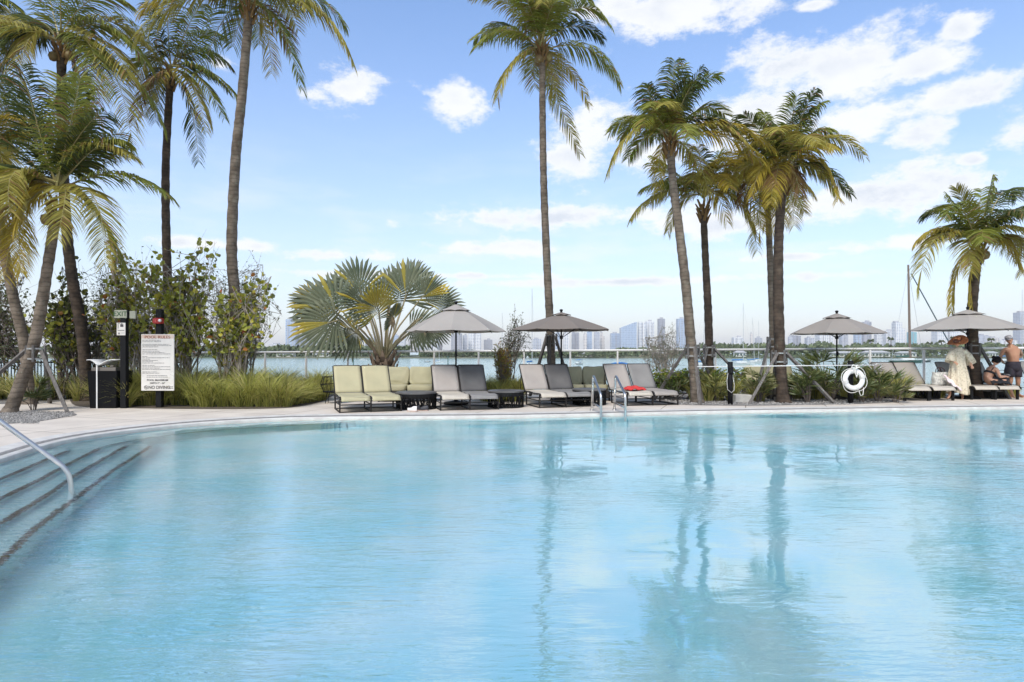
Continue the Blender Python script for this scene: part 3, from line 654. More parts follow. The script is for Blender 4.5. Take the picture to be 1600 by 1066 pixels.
shrub('sea_grape_shrub', 'dark sea grape shrub behind the leaning palm at the left', 'shrub', [base(95,17.4), base(130,17.4)], [B_(110,450,17.4,50,60), B_(120,520,17.4,55,50), B_(75,500,17.4,50,60)], 16, 260, 5, .13, 1.0, SGm, (4,1,.1,8), TWIGD, 36, .03, group='sea grape shrubs behind the grass')
shrub('dark_shrub', 'dense dark shrub filling the far left edge behind the palms', 'shrub', [base(0,18), base(40,18), base(-40,18)], [B_(10,470,18,60,80), B_(-50,480,18,60,100), B_(40,540,18,60,50)], 20, 520, 8, .085, .6, [SGD, BT1], (7,2), TWIGD, 37, .03)
shrub('olive_bush', 'wispy grey green bush between the first two umbrellas', 'shrub', [base(800,17.6)], [B_(812,525,17.6,26,40), B_(808,500,17.6,14,26), B_(790,545,17.6,18,22)], 9, 150, 9, .05, .42, [BT1, BT2, SGD], (5,3,2), TWIGD, 38, .02)
shrub('cedar_shrub', 'orange and green upright shrub at the foot of the wispy bush', 'shrub', [base(788,17)], [B_(786,570,17,17,32), B_(780,550,17,11,18)], 12, 240, 9, .07, .25, [OR1, SG1, BROWN], (5,4,2), TWIGD, 39, .02)
shrub('olive_bush', 'bare twiggy silver bush behind the grey lounger with the umbrella pole far left of it', 'shrub', [base(1046,18.4), base(1040,18.4)], [B_(1040,540,18.4,36,26), B_(1050,515,18.4,20,20), B_(1020,560,18.4,26,14), B_(1012,530,18.4,14,10)], 12, 190, 8, .045, .45, [BT2, BT1], (5,3), TWIG, 40, .022)
shrub('hedge', 'clipped bright green leafy hedge behind the leaning palm stakes', 'hedge', [base(x,17.4) for x in range(1020,1176,12)], [B_(x,592,17.4,16,19,26) for x in range(1022,1176,13)], 60, 900, 6, .075, .6, [HG1, SG1, SG2], (8,3,1), TWIGD, 41, .012, tl=(.1,.3))
# strappy palmettos and aloe like clumps
PLM = M('palmetto_leaf', (.055, .085, .02), .45, col2=(.14, .165, .05), trans=.2, island=.6, ns=1)
PLY = M('palmetto_leaf_pale', (.16, .18, .06), .5, col2=(.27, .24, .09), trans=.2, island=.6, ns=1)
def tuft(mb, rg, c, R, n, w, zf=1.0, mi=0, lean=(.1, 1.2)):
    for i in range(n):
        a = rg.uniform(0, 6.28); ph = rg.uniform(*lean); o = Vector((math.cos(a)*math.sin(ph), math.sin(a)*math.sin(ph), math.cos(ph)*zf)); L = R*rg.uniform(.65, 1.05)
        s = o.cross(UP)
        if s.length < .01: s = Vector((1,0,0))
        s.normalize(); s = (s+Vector((rg.uniform(-.5,.5), rg.uniform(-.5,.5), rg.uniform(-.5,.5)))).normalized()*w
        p0 = c+o*.02; p1 = c+o*L*.5; p2 = c+o*L-UP*L*.16*ph
        mb.mi = mi if rg.random() > .2 else 1
        mb.add([p0-s*.5, p0+s*.5, p1+s, p1-s, p2], [(0,1,2,3),(3,2,4)])
def palmetto(px, py, Y, R, label, seed, heads=9, mat=(PLM, PLY), name='palmetto', w=.016, nb=26, group='palmettos in the gravel bed'):
    rg = random.Random(seed); c = base(px, Y); root = thing(name, label, 'plant', c, group=group)
    st, lv = MB(), MB()
    for i in range(heads):
        a = rg.uniform(0, 6.28); rr = R*.55*math.sqrt(rg.random()); h = R*rg.uniform(.3, 1.15)
        e = c+Vector((math.cos(a)*rr, math.sin(a)*rr, h)); st.tube([c+Vector((math.cos(a)*.05, math.sin(a)*.05, 0)), (c+e)/2+UP*.05, e], .009, 4)
        out = Vector((math.cos(a), math.sin(a), .8)).normalized()
        for k in range(nb):
            b_ = rg.uniform(-1.5, 1.5); sd_ = out.cross(UP).normalized(); u_ = sd_.cross(out)
            o = (out*math.cos(b_)+sd_*math.sin(b_)+u_*rg.uniform(-.25,.35)).normalized(); L = R*.62*rg.uniform(.75,1.05)
            s = o.cross(u_).normalized()*w if rg.random() < .5 else u_*w
            lv.mi = 0 if rg.random() > .25 else 1
            lv.add([e, e+o*L*.5+s, e+o*L, e+o*L*.5-s], [(0,1,2,3)])
    st.build('stalks', TWIGD, root, world=True); lv.build('leaves', list(mat), root, world=True)
palmetto(52, 640, 14.4, .52, 'small spiky palmetto in the gravel at the foot of the leaning palm', 51, 14)
palmetto(1262, 615, 16.4, .62, 'palmetto right of the thick palm trunk under its sloping stake', 52, 14)
palmetto(1185, 620, 16.6, .60, 'yellow green palmetto behind the left stake of the thick palm', 53, 14, (PLY, PLM))
palmetto(1297, 610, 16.9, .95, 'largest palmetto just left of the life ring post', 54, 26)
palmetto(1372, 610, 16.7, .68, 'palmetto between the life ring and the right loungers', 55, 16)
palmetto(1400, 620, 16.4, .45, 'pale palmetto clump touching the nearest right lounger', 56, 10, (PLY, PLM))
palmetto(1118, 620, 16.8, .5, 'low yellow green plant in the gravel between the leaning palm and the phone post', 57, 12, (PLY, PLM))
palmetto(1054, 615, 17, .45, 'low spiky plant in the gravel right of the end grey lounger', 58, 10)
palmetto(1235, 620, 16.9, .5, 'small palmetto directly behind the thick palm trunk', 59, 10)
palmetto(1346, 620, 16.5, .5, 'low palmetto right beside the foot of the life ring post', 60, 12)
# ornamental grass
GA = M('grass_blade', (.30, .32, .05), .6, col2=(.52, .49, .13), trans=.3, island=.75, ns=1.5)
GB = M('grass_blade_straw', (.55, .45, .18), .6, col2=(.38, .36, .10), trans=.3, island=.7, ns=1.5)
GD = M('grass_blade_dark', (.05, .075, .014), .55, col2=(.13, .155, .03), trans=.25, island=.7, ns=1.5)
def clump(mb, rg, c, R, n, w=.0072, tone=(8,2,2)):
    for i in range(n):
        a = rg.uniform(0, 6.28); ph = abs(rg.gauss(0, .45)); o = Vector((math.cos(a), math.sin(a), 0)); L = R*rg.uniform(.6, 1.12)
        s = Vector((math.cos(rg.uniform(0,6.28)), math.sin(a), .2)).normalized()*w
        p = c+o*rg.uniform(0, .10); pts = [p]; d = o*math.sin(ph*.6)+UP*math.cos(ph*.6)
        for k in range(3):
            p = p+d*L/3; pts.append(p); d = (d+o*(.28+.35*ph)-UP*(.22+.30*ph)).normalized()
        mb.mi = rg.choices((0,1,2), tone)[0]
        mb.add([pts[0]-s*.6, pts[0]+s*.6, pts[1]+s, pts[1]-s, pts[2]+s*.7, pts[2]-s*.7, pts[3]], [(0,1,2,3),(3,2,4,5),(5,4,6)])
def grassbed(spots, label, seed, R=(.75,1.1), n=150, tone=(8,2,2)):
    rg = random.Random(seed); mb = MB()
    for (x, Y) in spots:
        c = Vector(((x-800)/F*Y, Y, 0)); clump(mb, rg, c, rg.uniform(*R), n, tone=tone if rg.random() > .3 else (3,5,2))
    tag(mb.build('ornamental_grass', [GA, GB, GD]), label, 'grass', kind='stuff')
rg = random.Random(9)
sp1 = []
for i in range(120):
    Y = rg.uniform(15.6, 18.6); px = rg.uniform(190, 516)
    if px > 440 and Y < 16.0+(px-440)/75*1.2: continue
    if px > 500 and Y < 17.4: continue
    sp1.append((px, Y))
for x in range(196, 452, 15): sp1.append((x+rg.uniform(-4,4), (15.5 if 210 < x < 290 else 15.1)+rg.uniform(0,.15)))
for k in range(7): sp1.append((450+k*9, 15.4+k*.28))
grassbed(sp1, 'feathery green and straw ornamental grass filling the bed left of the loungers', 61, n=260, R=(.6,1.15))
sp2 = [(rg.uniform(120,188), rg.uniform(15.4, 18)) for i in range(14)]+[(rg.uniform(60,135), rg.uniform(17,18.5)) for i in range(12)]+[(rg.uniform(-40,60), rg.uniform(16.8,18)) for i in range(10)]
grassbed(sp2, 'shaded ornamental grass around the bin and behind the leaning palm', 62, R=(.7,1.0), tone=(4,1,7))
sp3 = [(rg.uniform(752,812), rg.uniform(16.5, 18.2)) for i in range(22)]
grassbed(sp3, 'ornamental grass round the foot of the orange shrub', 63, R=(.6,.9))
sp4 = [(rg.uniform(1240,1410), rg.uniform(17.4, 18.4)) for i in range(34)]+[(rg.uniform(1080,1200), rg.uniform(16.6,17.2)) for i in range(10)]
grassbed(sp4, 'pale ornamental grass along the railing behind the life ring', 64, R=(.6,1.0), tone=(5,5,3))
sp5 = [(rg.uniform(1425,1470), rg.uniform(18.0,18.4)) for i in range(10)]+[(rg.uniform(1520,1590), rg.uniform(18.2,18.5)) for i in range(8)]
grassbed(sp5, 'grass strip at the railing behind the right hand loungers', 65, R=(.4,.6), n=120)
# ================================================================ stakes that prop the palms
timber = M('weathered_timber', (.085, .075, .066), .85, col2=(.16, .145, .13), ns=5, stretch=(6,6,1), bump=.3)
timberd = M('dark_timber', (.07, .065, .06), .85, col2=(.14, .13, .12), ns=5, stretch=(6,6,1))
strapm = M('strap', (.25, .25, .24), .6)
def brace(label, top, rad, stakes, m=timber, r=.048, z2=.22):
    t = Vector(top); root = thing('tree_brace', label, 'tree stake', (t.x, t.y, 0), group='timber stakes propping the palms')
    for dz in (0, -z2):
        cb_ = MB(); cb_.lathe([(rad+.012, dz-.018),(rad+.03, dz-.018),(rad+.03, dz+.018),(rad+.012, dz+.018)], t, 14, cap=False); cb_.build('strap', strapm, root, world=True)
    for k in range(5):
        bb = MB(); a = k*2*PI/5; bb.rbox(t+Vector((math.cos(a)*(rad+.03), math.sin(a)*(rad+.03), -z2/2)), (.05, .05, z2+.14), .008, Matrix.Rotation(a, 3, 'Z')); bb.build('batten', timberd, root, world=True)
    for (e, off) in stakes:
        s = MB(); e = Vector(e); o = Vector(off); d_ = (t+o-e).normalized()
        s.tube([e-d_*.05, t+o], r, 4); s.build('stake', m, root, world=True)
brace('timber stakes strapped to the leaning left palm beside the pool handrail', P(57,545,14), .15, [(G(106,646), (.14,-.05,-.05)), (G(-75,645), (-.15,-.05,0)), (base(78,16.2), (.08,.14,-.1))])
brace('timber stakes under the brown umbrella holding the tallest palm', P(861,525,18.4), .13, [(base(828,18.7), (-.12,0,0)), (base(895,18.7), (.12,0,0)), (base(856,17.9), (-.04,-.14,0))])
brace('timber stakes strapped to the leaning grey palm right of the end lounger', P(1082,543,16.45), .14, [(G(1094,633), (.02,-.16,0)), (base(1022,17.3), (-.14,.02,0)), (base(1128,17.8), (.12,.12,0))])
brace('slim timber stakes strapped to the dark slim palm behind the grey one', P(1108,543,18.65), .13, [(base(1188,18.0), (.12,0,0)), (base(1088,18.0), (-.08,-.1,0)), (base(1120,19.2), (.02,.13,0))], timberd, .04)
brace('pair of dark stakes on the yellowing palm seen between trunk and bench', P(1207,530,18.5), .11, [(base(1178,17.6), (-.1,-.08,0)), (base(1216,19.2), (.05,.1,0))], timberd, .045)
brace('three long timber stakes spread from the thick palm in the gravel bed', P(1218,552,16.5), .15, [(G(1170,632), (-.10,-.12,0)), (G(1304,631), (.16,-.04,0)), (base(1205,17.3), (0,.16,0))])
brace('dark stakes on the short palm behind the seated woman', P(1521,540,18.1), .15, [(base(1578,17.6), (.15,-.02,0)), (base(1500,18.3), (-.14,.05,0))], timberd, .045)
# ================================================================ glass railing
railm = M('rail_paint', (.66, .65, .62), .45, col2=(.58, .57, .54), ns=2)
glassm = bpy.data.materials.new('clear_glass'); glassm.use_nodes = True
t = glassm.node_tree; t.nodes.remove(t.nodes['Principled BSDF']); g1 = t.nodes.new('ShaderNodeBsdfTransparent'); g2 = t.nodes.new('ShaderNodeBsdfGlossy'); mx = t.nodes.new('ShaderNodeMixShader')
g1.inputs[0].default_value = (.95, .975, .97, 1); g2.inputs['Roughness'].default_value = .02
fr = t.nodes.new('ShaderNodeFresnel'); fr.inputs[0].default_value = 1.3
t.links.new(fr.outputs[0], mx.inputs[0]); t.links.new(g1.outputs[0], mx.inputs[1]); t.links.new(g2.outputs[0], mx.inputs[2]); t.links.new(mx.outputs[0], t.nodes['Material Output'].inputs[0])
rroot = thing('glass_railing', 'long glass panel railing with pale top rail along the edge of the terrace', 'railing', (0, railY(0), 0))
ra = math.atan(-.146); rM = Matrix.Rotation(ra, 3, 'Z')
def rz_at(X):
    px = 800+1000*X/railY(X); return EYE+(HOR-(550.5-(px-420)*.0056))/F*railY(X)
tr = MB(); xs = [-17+i*2 for i in range(19)]
tr.tube([(x, railY(x), rz_at(x)-.0) for x in xs], .034, 8); tr.build('top_rail', railm, rroot, world=True)
k = 0; X = 9.08-1.45*18
while X < 17:
    p = MB(); zt = rz_at(X)-.03; p.rbox((X, railY(X), zt/2), (.055, .055, zt), .006, rM); p.build('post', railm, rroot, world=True)
    if X < 15.5:
        g = MB(); xm = X+.725; g.box((xm, railY(xm), (zt-.1)/2+.06), (1.34, .012, zt-.14), rM); g.build('glass_panel', glassm, rroot, world=True)
    X += 1.45
# dark picket fence at the far left
f = thing('picket_fence', 'low dark metal picket fence behind the shrubs at the left', 'fence', (-14, 19.2, 0)); m = MB()
for i in range(76): m.box((-17.5+i*.1, 19.3, .52), (.022, .022, 1.04))
m.build('pickets', black, f, world=True)
for z in (.12, .98): q = MB(); q.box((-13.75, 19.3-.02, z), (7.6, .03, .045)); q.build('rail', black, f, world=True)
# ================================================================ loungers
def sling(n, c, c2):
    m = M(n, c, .85, col2=c2, ns=2.5, noise_det=6, contrast=(.3,.7)); return m
CREAM = sling('cream_sling', (.44, .39, .235), (.38, .345, .21)); CREAMS = CREAM
LGREY = sling('light_grey_sling', (.37, .33, .295), (.32, .285, .255))
DGREY = sling('charcoal_sling', (.085, .08, .078), (.12, .115, .11))
MGREY = sling('mid_grey_sling', (.19, .18, .17), (.235, .225, .21))
TAUPE = sling('taupe_sling', (.33, .295, .26), (.29, .26, .23))
PALE = sling('pale_sling', (.50, .45, .37), (.45, .40, .33))
def lounger(label, fx, fy, hx, back, seat, kind='frame', w=.66, group='sun loungers facing the pool', hy=None, flat=False):
    f = G(fx, fy); Yh = f.y+1.72; h = Vector(((hx-800)/F*Yh, Yh, 0)); d = h-f; rz = math.atan2(-d.x, d.y)
    root = thing('sun_lounger', label, 'sun lounger', f, rz, group)
    hw = w/2; fr_ = MB(); r = .014
    zs = .33 if kind == 'frame' else .36
    # side rails of the seat (slightly dipped, front lip curling down)
    for s in (-1, 1):
        x = s*hw
        fr_.tube([(x, -.03, zs-.045), (x, .05, zs), (x, .6, zs-.015), (x, 1.2, zs+.01), (x, 1.35, zs)], .017, 6)
    for y in (.02, 1.2): fr_.tube([(-hw, y, zs-.02), (hw, y, zs-.02)], .013, 6)
    fr_.build('frame', bronze, root)
    if kind == 'frame':
        for s in (-1, 1):
            for y in (.04, 1.0):
                l = MB(); l.rbox((s*hw, y, (zs-.02)/2), (.032, .032, zs-.02), .004); l.build('leg', bronze, root)
            b = MB(); b.rbox((s*hw, .52, .016), (.03, .93, .028), .004); b.build('side_rail', bronze, root); b = MB(); b.rbox((s*hw, .52, .17), (.018, .93, .018), .003); b.build('side_rail', bronze, root)
        for y, z in ((.04, .016), (.04, .17), (1.0, .016), (1.0, .17)): b = MB(); b.rbox((0, y, z), (w-.036, .02, .022), .003); b.build('cross_bar', bronze, root)
    else:
        for s in (-1, 1):
            for y in (.10, .95):
                l = MB(); l.rbox((s*(hw-.01), y, (zs-.02)/2), (.06, .055, zs-.02), .006); l.build('leg', black, root)
            b = MB(); b.rbox((s*(hw+.004), .62, zs-.045), (.03, 1.3, .06), .005); b.build('side_rail', black, root)
    # seat sling
    sm = MB(); th = .008
    def sf(u, v):
        y = -.05+1.25*v; x = (u-.5)*(w-.05); z = zs+.018-.030*math.sin(PI*u)*math.sin(PI*min(1, v*1.1))-(.10*max(0, (.10-v)/.10)**2)
        return (x, y, z+.004*math.sin(v*19+u*3))
    sm.grid(sf, 8, 16); o = sm.build('seat', seat, root, True, solid=th)
    if not flat:
        top = .965 if kind == 'frame' else .98; yb, yt = 1.17, 1.62
        bm_ = MB()
        def bf(u, v):
            x = (u-.5)*(w-.045); q = v**.9
            return (x, yb+(yt-yb)*v+.035*math.sin(PI*u)*math.sin(PI*v), zs+.03+(top-zs-.03)*q-.0*v+.006*math.sin(PI*u))
        bm_.grid(bf, 8, 12); bm_.build('backrest', back, root, True, solid=th)
        fb = MB()
        for s in (-1, 1): fb.tube([(s*(hw-.01), yb-.02, zs+.01), (s*(hw-.01), (yb+yt)/2, (zs+top)/2), (s*(hw-.01), yt, top), (s*(hw-.06), yt+.015, top+.012)], .015, 6)
        fb.tube([(-(hw-.06), yt+.015, top+.012), (hw-.06, yt+.015, top+.012)], .013, 6)
        fb.tube([(-hw+.02, yt-.12, top-.2), (-hw+.05, yt+.05, .2), (hw-.05, yt+.05, .2), (hw-.02, yt-.12, top-.2)], .01, 5)
        fb.build('back_frame', bronze, root)
    return root
lounger('leftmost cream sling lounger in front of the ornamental grass', 556, 645.0, 540, CREAM, CREAM)
lounger('cream sling lounger second from the left, beside the woven table and shoes', 604, 643.6, 583, CREAM, CREAM)
lounger('light grey sling lounger right of the first woven table, under the leftmost umbrella', 712, 641.6, 692, LGREY, PALE)
lounger('charcoal sling lounger against the leftmost umbrella pole', 757, 640.8, 733, DGREY, MGREY)
lounger('light grey sling lounger under the brown umbrella beside the round table', 865, 637.6, 826, LGREY, PALE)
lounger('charcoal sling lounger under the brown umbrella left of the second loveseat', 905, 636.2, 864.5, DGREY, MGREY)
lounger('light grey sling lounger with a red towel on its seat behind the pool ladder rail', 1001, 634.4, 956, LGREY, PALE)
lounger('mid grey sling lounger at the end of the row beside the gravel bed', 1041, 633.6, 993, MGREY, TAUPE)
R2 = 'dark framed loungers under the right hand umbrella'
lounger('taupe lounger nearest the life ring in the right hand group', 1436, 627.2, 1374, TAUPE, PALE, 'solid', group=R2)
lounger('taupe lounger second from the life ring, its foot just left of the woman in white', 1475, 626.6, 1408, TAUPE, PALE, 'solid', group=R2)
lounger('taupe lounger behind the standing woman beside the tote bag', 1541, 625.2, 1474, TAUPE, PALE, 'solid', group=R2)
lounger('lounger on which the dark haired woman sits', 1574, 624.8, 1512, TAUPE, PALE, 'solid', group=R2)
lounger('taupe lounger at the right edge behind the shirtless man', 1668, 622, 1606, TAUPE, TAUPE, 'solid', group=R2)
# ================================================================ umbrellas
def canvas(n, c):
    m = M(n, c, .9, col2=tuple(x*.9 for x in c), ns=1.2, noise_det=6, trans=.18); return m
UG = canvas('grey_canvas', (.41, .375, .335)); UB = canvas('brown_canvas', (.23, .195, .165)); UT = canvas('taupe_canvas', (.34, .305, .27))
def umbrella(label, px, Y, R, zt, ze, canv, rot=0., n=8, tilt=0., vent=.3, group='patio umbrellas along the terrace'):
    c = base(px, Y); root = thing('patio_umbrella', label, 'umbrella', c, rot, group)
    b = MB(); b.lathe([(.0,.0),(.30,.0),(.31,.03),(.29,.06),(.12,.085),(.05,.10),(.035,.30),(.0,.30)], n=28, cap=False); b.build('base', black, root, True)
    p = MB(); p.tube([(0,0,.1), (0,0,zt-.05)], .021, 10); p.build('pole', black, root, True)
    f = MB(); f.lathe([(.0,-.05),(.028,-.05),(.032,.0),(.03,.05),(.045,.07),(.04,.10),(.0,.11)], (0,0,zt+.02), 12, cap=False); f.build('finial', black, root, True)
    T = Matrix.Rotation(tilt, 3, 'Y')
    def cz(t, a):      # t radial 0..1, a angular position inside the panel 0..1
        sag = .03*math.sin(PI*a)*t
        z = zt+(ze-zt)*(t*.80+.20*t*t)-sag*.6; return z
    cm = MB(); nt_ = 8; na = 6
    for k in range(n):
        a0, a1 = 2*PI*k/n, 2*PI*(k+1)/n
        def cf(u, v, a0=a0, a1=a1):
            r = R*(.15+.85*v); A_ = Vector((math.cos(a0), math.sin(a0), 0))*r; B2 = Vector((math.cos(a1), math.sin(a1), 0))*r; q = A_.lerp(B2, u)
            q *= 1-.025*math.sin(PI*u)*v
            return Vector((q.x, q.y, cz(.15+.85*v, u)))
        cm.grid(cf, na, nt_)
    bm = bmesh.new(); me = cm.mesh('canopy', canv, True); bm.from_mesh(me); bmesh.ops.remove_doubles(bm, verts=bm.verts, dist=.002); bm.to_mesh(me); bm.free()
    for p_ in me.polygons: p_.use_smooth = False
    try:
        me.shade_flat if False else None
    except Exception: pass
    o = link(bpy.data.objects.new('canopy', me)); o.parent = root
    s_ = o.modifiers.new('solid', 'SOLIDIFY'); s_.thickness = .008
    vm = MB(); rv = R*vent
    for k in range(n):
        a0, a1 = 2*PI*k/n, 2*PI*(k+1)/n
        def vf(u, v, a0=a0, a1=a1):
            q = (Vector((math.cos(a0), math.sin(a0), 0))*rv*v).lerp(Vector((math.cos(a1), math.sin(a1), 0))*rv*v, u)
            return Vector((q.x, q.y, zt+.02+(ze-zt)*(v*vent*.80)+.028-.02*v+.02*math.sin(PI*u)*v))
        vm.grid(vf, 4, 3)
    vm.build('vent', canv, root, False, solid=.006)
    rb = MB()
    for k in range(n):
        a = 2*PI*k/n; o_ = Vector((math.cos(a), math.sin(a), 0))
        rb = MB(); rb.tube([o_*.04+UP*(zt-.06), o_*R*.55+UP*(cz(.55,0)-.02), o_*R*.995+UP*(cz(1,0)-.014)], .009, 5)
        rb.tube([o_*.03+UP*(zt-.62), o_*R*.5+UP*(cz(.5,0)-.03)], .007, 4); rb.build('rib', bronze, root)
    h = MB(); h.lathe([(.02,-.04),(.045,-.04),(.045,.04),(.02,.04)], (0,0,zt-.62), 12, cap=False); h.build('hub', black, root)
    cr = MB(); cr.rbox((0,-.03,1.25), (.05,.05,.12), .008); cr.tube([(0,-.06,1.25),(.0,-.1,1.25),(.06,-.1,1.20)], .008, 6); cr.build('crank', black, root)
umbrella('light grey umbrella leftmost of the four, beside the fan palm', 712.5, 15.9, 1.24, 2.44, 1.81, UG, .0)
umbrella('brown umbrella in front of the tallest palm trunk', 877, 16.9, 1.34, 2.30, 1.875, UB, .25, 8, vent=.2)
umbrella('taupe grey umbrella behind the life ring', 1307.5, 17.6, 1.22, 2.31, 1.80, UT, .1)
umbrella('rightmost grey umbrella shading the three people', 1512, 17.75, 1.38, 2.42, 1.91, UG, .20, 8)
# ================================================================ loveseats
wick = M('dark_wicker', (.022, .018, .016), .7, col2=(.05, .043, .038), ns=40, bump=1., bs=90)
cushm = M('sage_cushion', (.42, .385, .24), .85, col2=(.36, .33, .21), ns=3, bump=.15, bs=30)
def cushion(c, d, rot=None, seed=0, fold=.0, n=18):
    mb = MB(); hx, hy, hz_ = d[0]/2, d[1]/2, d[2]/2; e = .32
    def sg(v, p): return math.copysign(abs(v)**p, v)
    def fn(u, v):
        a = 2*PI*u; b = PI*(v-.5); x = sg(math.cos(b), e)*sg(math.cos(a), e); y = sg(math.cos(b), e)*sg(math.sin(a), e); z = sg(math.sin(b), e)
        q = Vector((x*hx, y*hy, z*hz_)); 
        if fold:
            w = math.sin(z*6+3.0*abs(x+.25*seed)**1.5*2+seed)*math.exp(-((z+.25)*1.6)**2)
            q.y += fold*w*(1 if y > 0 else 1); q.z -= .03*math.cos(x*1.5)*max(0, z)
        q += Vector((noise.noise(q*5+Vector((seed, 0, 0))), noise.noise(q*5+Vector((0, seed, 7))), noise.noise(q*5+Vector((3, 0, seed)))))*.012
        if rot is not None: q = rot @ q
        return q+Vector(c)
    mb.grid(fn, n*2, n); return mb
def loveseat(label, px, Y, w=1.42, rz=0., n=2):
    c = base(px, Y); root = thing('loveseat', label, 'sofa', c, rz, 'loveseats with sage cushions')
    f = MB(); f.rbox((0, .38, .17), (w+.06, .78, .20), .03); f.build('wicker_frame', wick, root)
    bk = MB(); bk.rbox((0, .78, .40), (w+.06, .07, .62), .03, Matrix.Rotation(-.15, 3, 'X')); bk.build('back_panel', wick, root)
    for sx in (-1, 1):
        l = MB(); l.rbox((sx*(w/2), .05, .04), (.05, .05, .08), .005); l.build('foot', black, root)
    cw = w/n
    for i in range(n):
        x = (i-(n-1)/2)*cw
        cushion((x, .36, .355), (cw-.01, .72, .17), seed=i+px*.01).build('seat_cushion', cushm, root, True)
        cushion((x, .62, .66), (cw-.005, .20, .52), Matrix.Rotation(-.22, 3, 'X'), seed=i*2+px*.013, fold=.035, n=26).build('back_cushion', cushm, root, True)
loveseat('sage cushioned loveseat behind the first woven table, left of the light grey lounger', 634, 16.6, 1.42, -.0)
loveseat('sage cushioned loveseat behind the pool ladder rails', 914, 16.9, 1.30)
loveseat('sage cushioned loveseat behind the clustered palm trunks in the planting', 1214, 17.9, 1.36)
# low slatted daybed table in front of the third loveseat
tb_ = thing('low_bench', 'low pale bench top on dark legs behind the thick palm', 'bench', base(1232, 17.4)); q = MB()
q.rbox((0,0,.30), (1.15,.42,.05), .01); q.build('bench_top', M('pale_bench', (.55,.52,.43), .7), tb_)
for sx in (-1, 1): l = MB(); l.rbox((sx*.5, 0, .14), (.05,.36,.28), .005); l.build('leg', black, tb_)
st0_ = thing('stone_step', 'pale square stone block in the planting behind the phone post', 'stone block', base(1158, 16.6)); q = MB(); q.rbox((0,0,.10), (.42,.4,.2), .012); q.build('stone', M('pale_stone', (.5,.48,.43), .85, col2=(.4,.38,.34), ns=8, bump=.4), st0_)
# ================================================================ woven drum tables
def table(label, px, py, D, h, seed, dense=1.0, n=6, Y=None):
    c = G(px, py) if Y is None else base(px, Y); c = c+Vector((0, D/2, 0)) if Y is None else c
    root = thing('woven_table', label, 'table', c, 0, 'woven black side tables')
    rg = random.Random(seed); R = D/2
    t = MB(); t.lathe([(0,h-.03),(R,h-.03),(R,h),(R-.01,h+.006),(0,h+.006)], n=n*6 if n < 12 else n, cap=False); t.build('table_top', M('table_top_grey', (.085,.08,.078), .45, col2=(.12,.115,.11), ns=3), root)
    r2 = MB(); r2.lathe([(R-.06,.0),(R-.0,.0),(R-.0,.035),(R-.06,.035)], n=36, cap=False); r2.build('bottom_ring', black, root)
    m = MB(); N = int(60*dense)
    for i in range(N):
        a = 2*PI*i/N+rg.uniform(-.03,.03); b = a+rg.choice((-1,1))*rg.uniform(.05,.32)
        m.tube([(math.cos(a)*(R-.015), math.sin(a)*(R-.015), .02), (math.cos((a+b)/2)*(R-.008), math.sin((a+b)/2)*(R-.008), h/2), (math.cos(b)*(R-.015), math.sin(b)*(R-.015), h-.03)], .010, 4, cap=False)
    m.lathe([(R-.03,h-.12),(R-.005,h-.12),(R-.005,h-.03),(R-.03,h-.03)], n=36, cap=False)
    m.build('woven_side', black, root)
table('woven black drum table between the cream and light grey loungers', 645.5, 641.5, .93, .385, 71, 2.2)
table('open woven round table left of the brown umbrella', 790, 638.5, .86, .39, 72, 1.1)
table('woven black table behind the left pool ladder rail', 924, 634.5, .84, .39, 73, 2.0)
table('woven black table carrying the tote bag', 1458, 623.5, .80, .36, 74, 1.8)
table('woven black table behind the seated woman', 1580, 620.5, .6, .34, 75, 1.8)
table('low woven black table tucked under the seat between the two middle right loungers', 1548, 0, .75, .22, 76, 2.2, Y=18.1)
# ================================================================ small things
redm = M('red_towel', (.58, .05, .04), .95, col2=(.45, .03, .03), ns=10, bump=.4, bs=60)
rt = MB(); tc_ = P(992, 612.5, 15.95); tc_.z = 0
def rf_(u, v):
    x = (u-.5)*.50; y = (v-.5)*.40; r = math.hypot((u-.5)*2, (v-.5)*2)
    return (tc_.x+x+.03*math.sin(v*7), 16.05+y, .365+.075*max(0, 1-r*r*.8)+.018*math.sin(u*17+v*9)*math.cos(v*13))
rt.grid(rf_, 20, 14)
tag(rt.build('towel', redm, None, True, solid=.02), 'crumpled red towel on the light grey lounger behind the ladder rail', 'towel')
shoe = M('white_shoe', (.7,.66,.62), .6); shoe2 = M('dark_shoe', (.03,.03,.035), .6); sole = M('shoe_sole', (.5,.35,.28), .7)
def sneaker(label, px, py, rz, m):
    c = G(px, py); root = thing('shoe', label, 'shoe', c, rz, 'shoes under the woven table')
    b = MB()
    def fn(u, v):
        a = 2*PI*u; L = (v-.5)*.27; w = .045*(math.sin(PI*min(.999, max(.001, v)))**.35); h = .055+.045*(1/(1+math.exp((v-.5)*14)))
        return (math.cos(a)*w, L, .02+max(0, math.sin(a))*h if math.sin(a) > 0 else .02+.012*math.sin(a))
    b.grid(fn, 12, 12); b.build('upper', m, root, True)
    s = MB(); s.rbox((0,0,.011), (.085,.27,.02), .008); s.build('sole', sole, root)
sneaker('pale sandal with a brown sole on the deck beside the woven table', 644, 643, 1.0, shoe)
sneaker('white and black shoe right of the pale sandal', 652.5, 641.5, .5, shoe2)
sneaker('dark shoe farthest right of the three by the woven table', 660, 642, 1.4, shoe2)
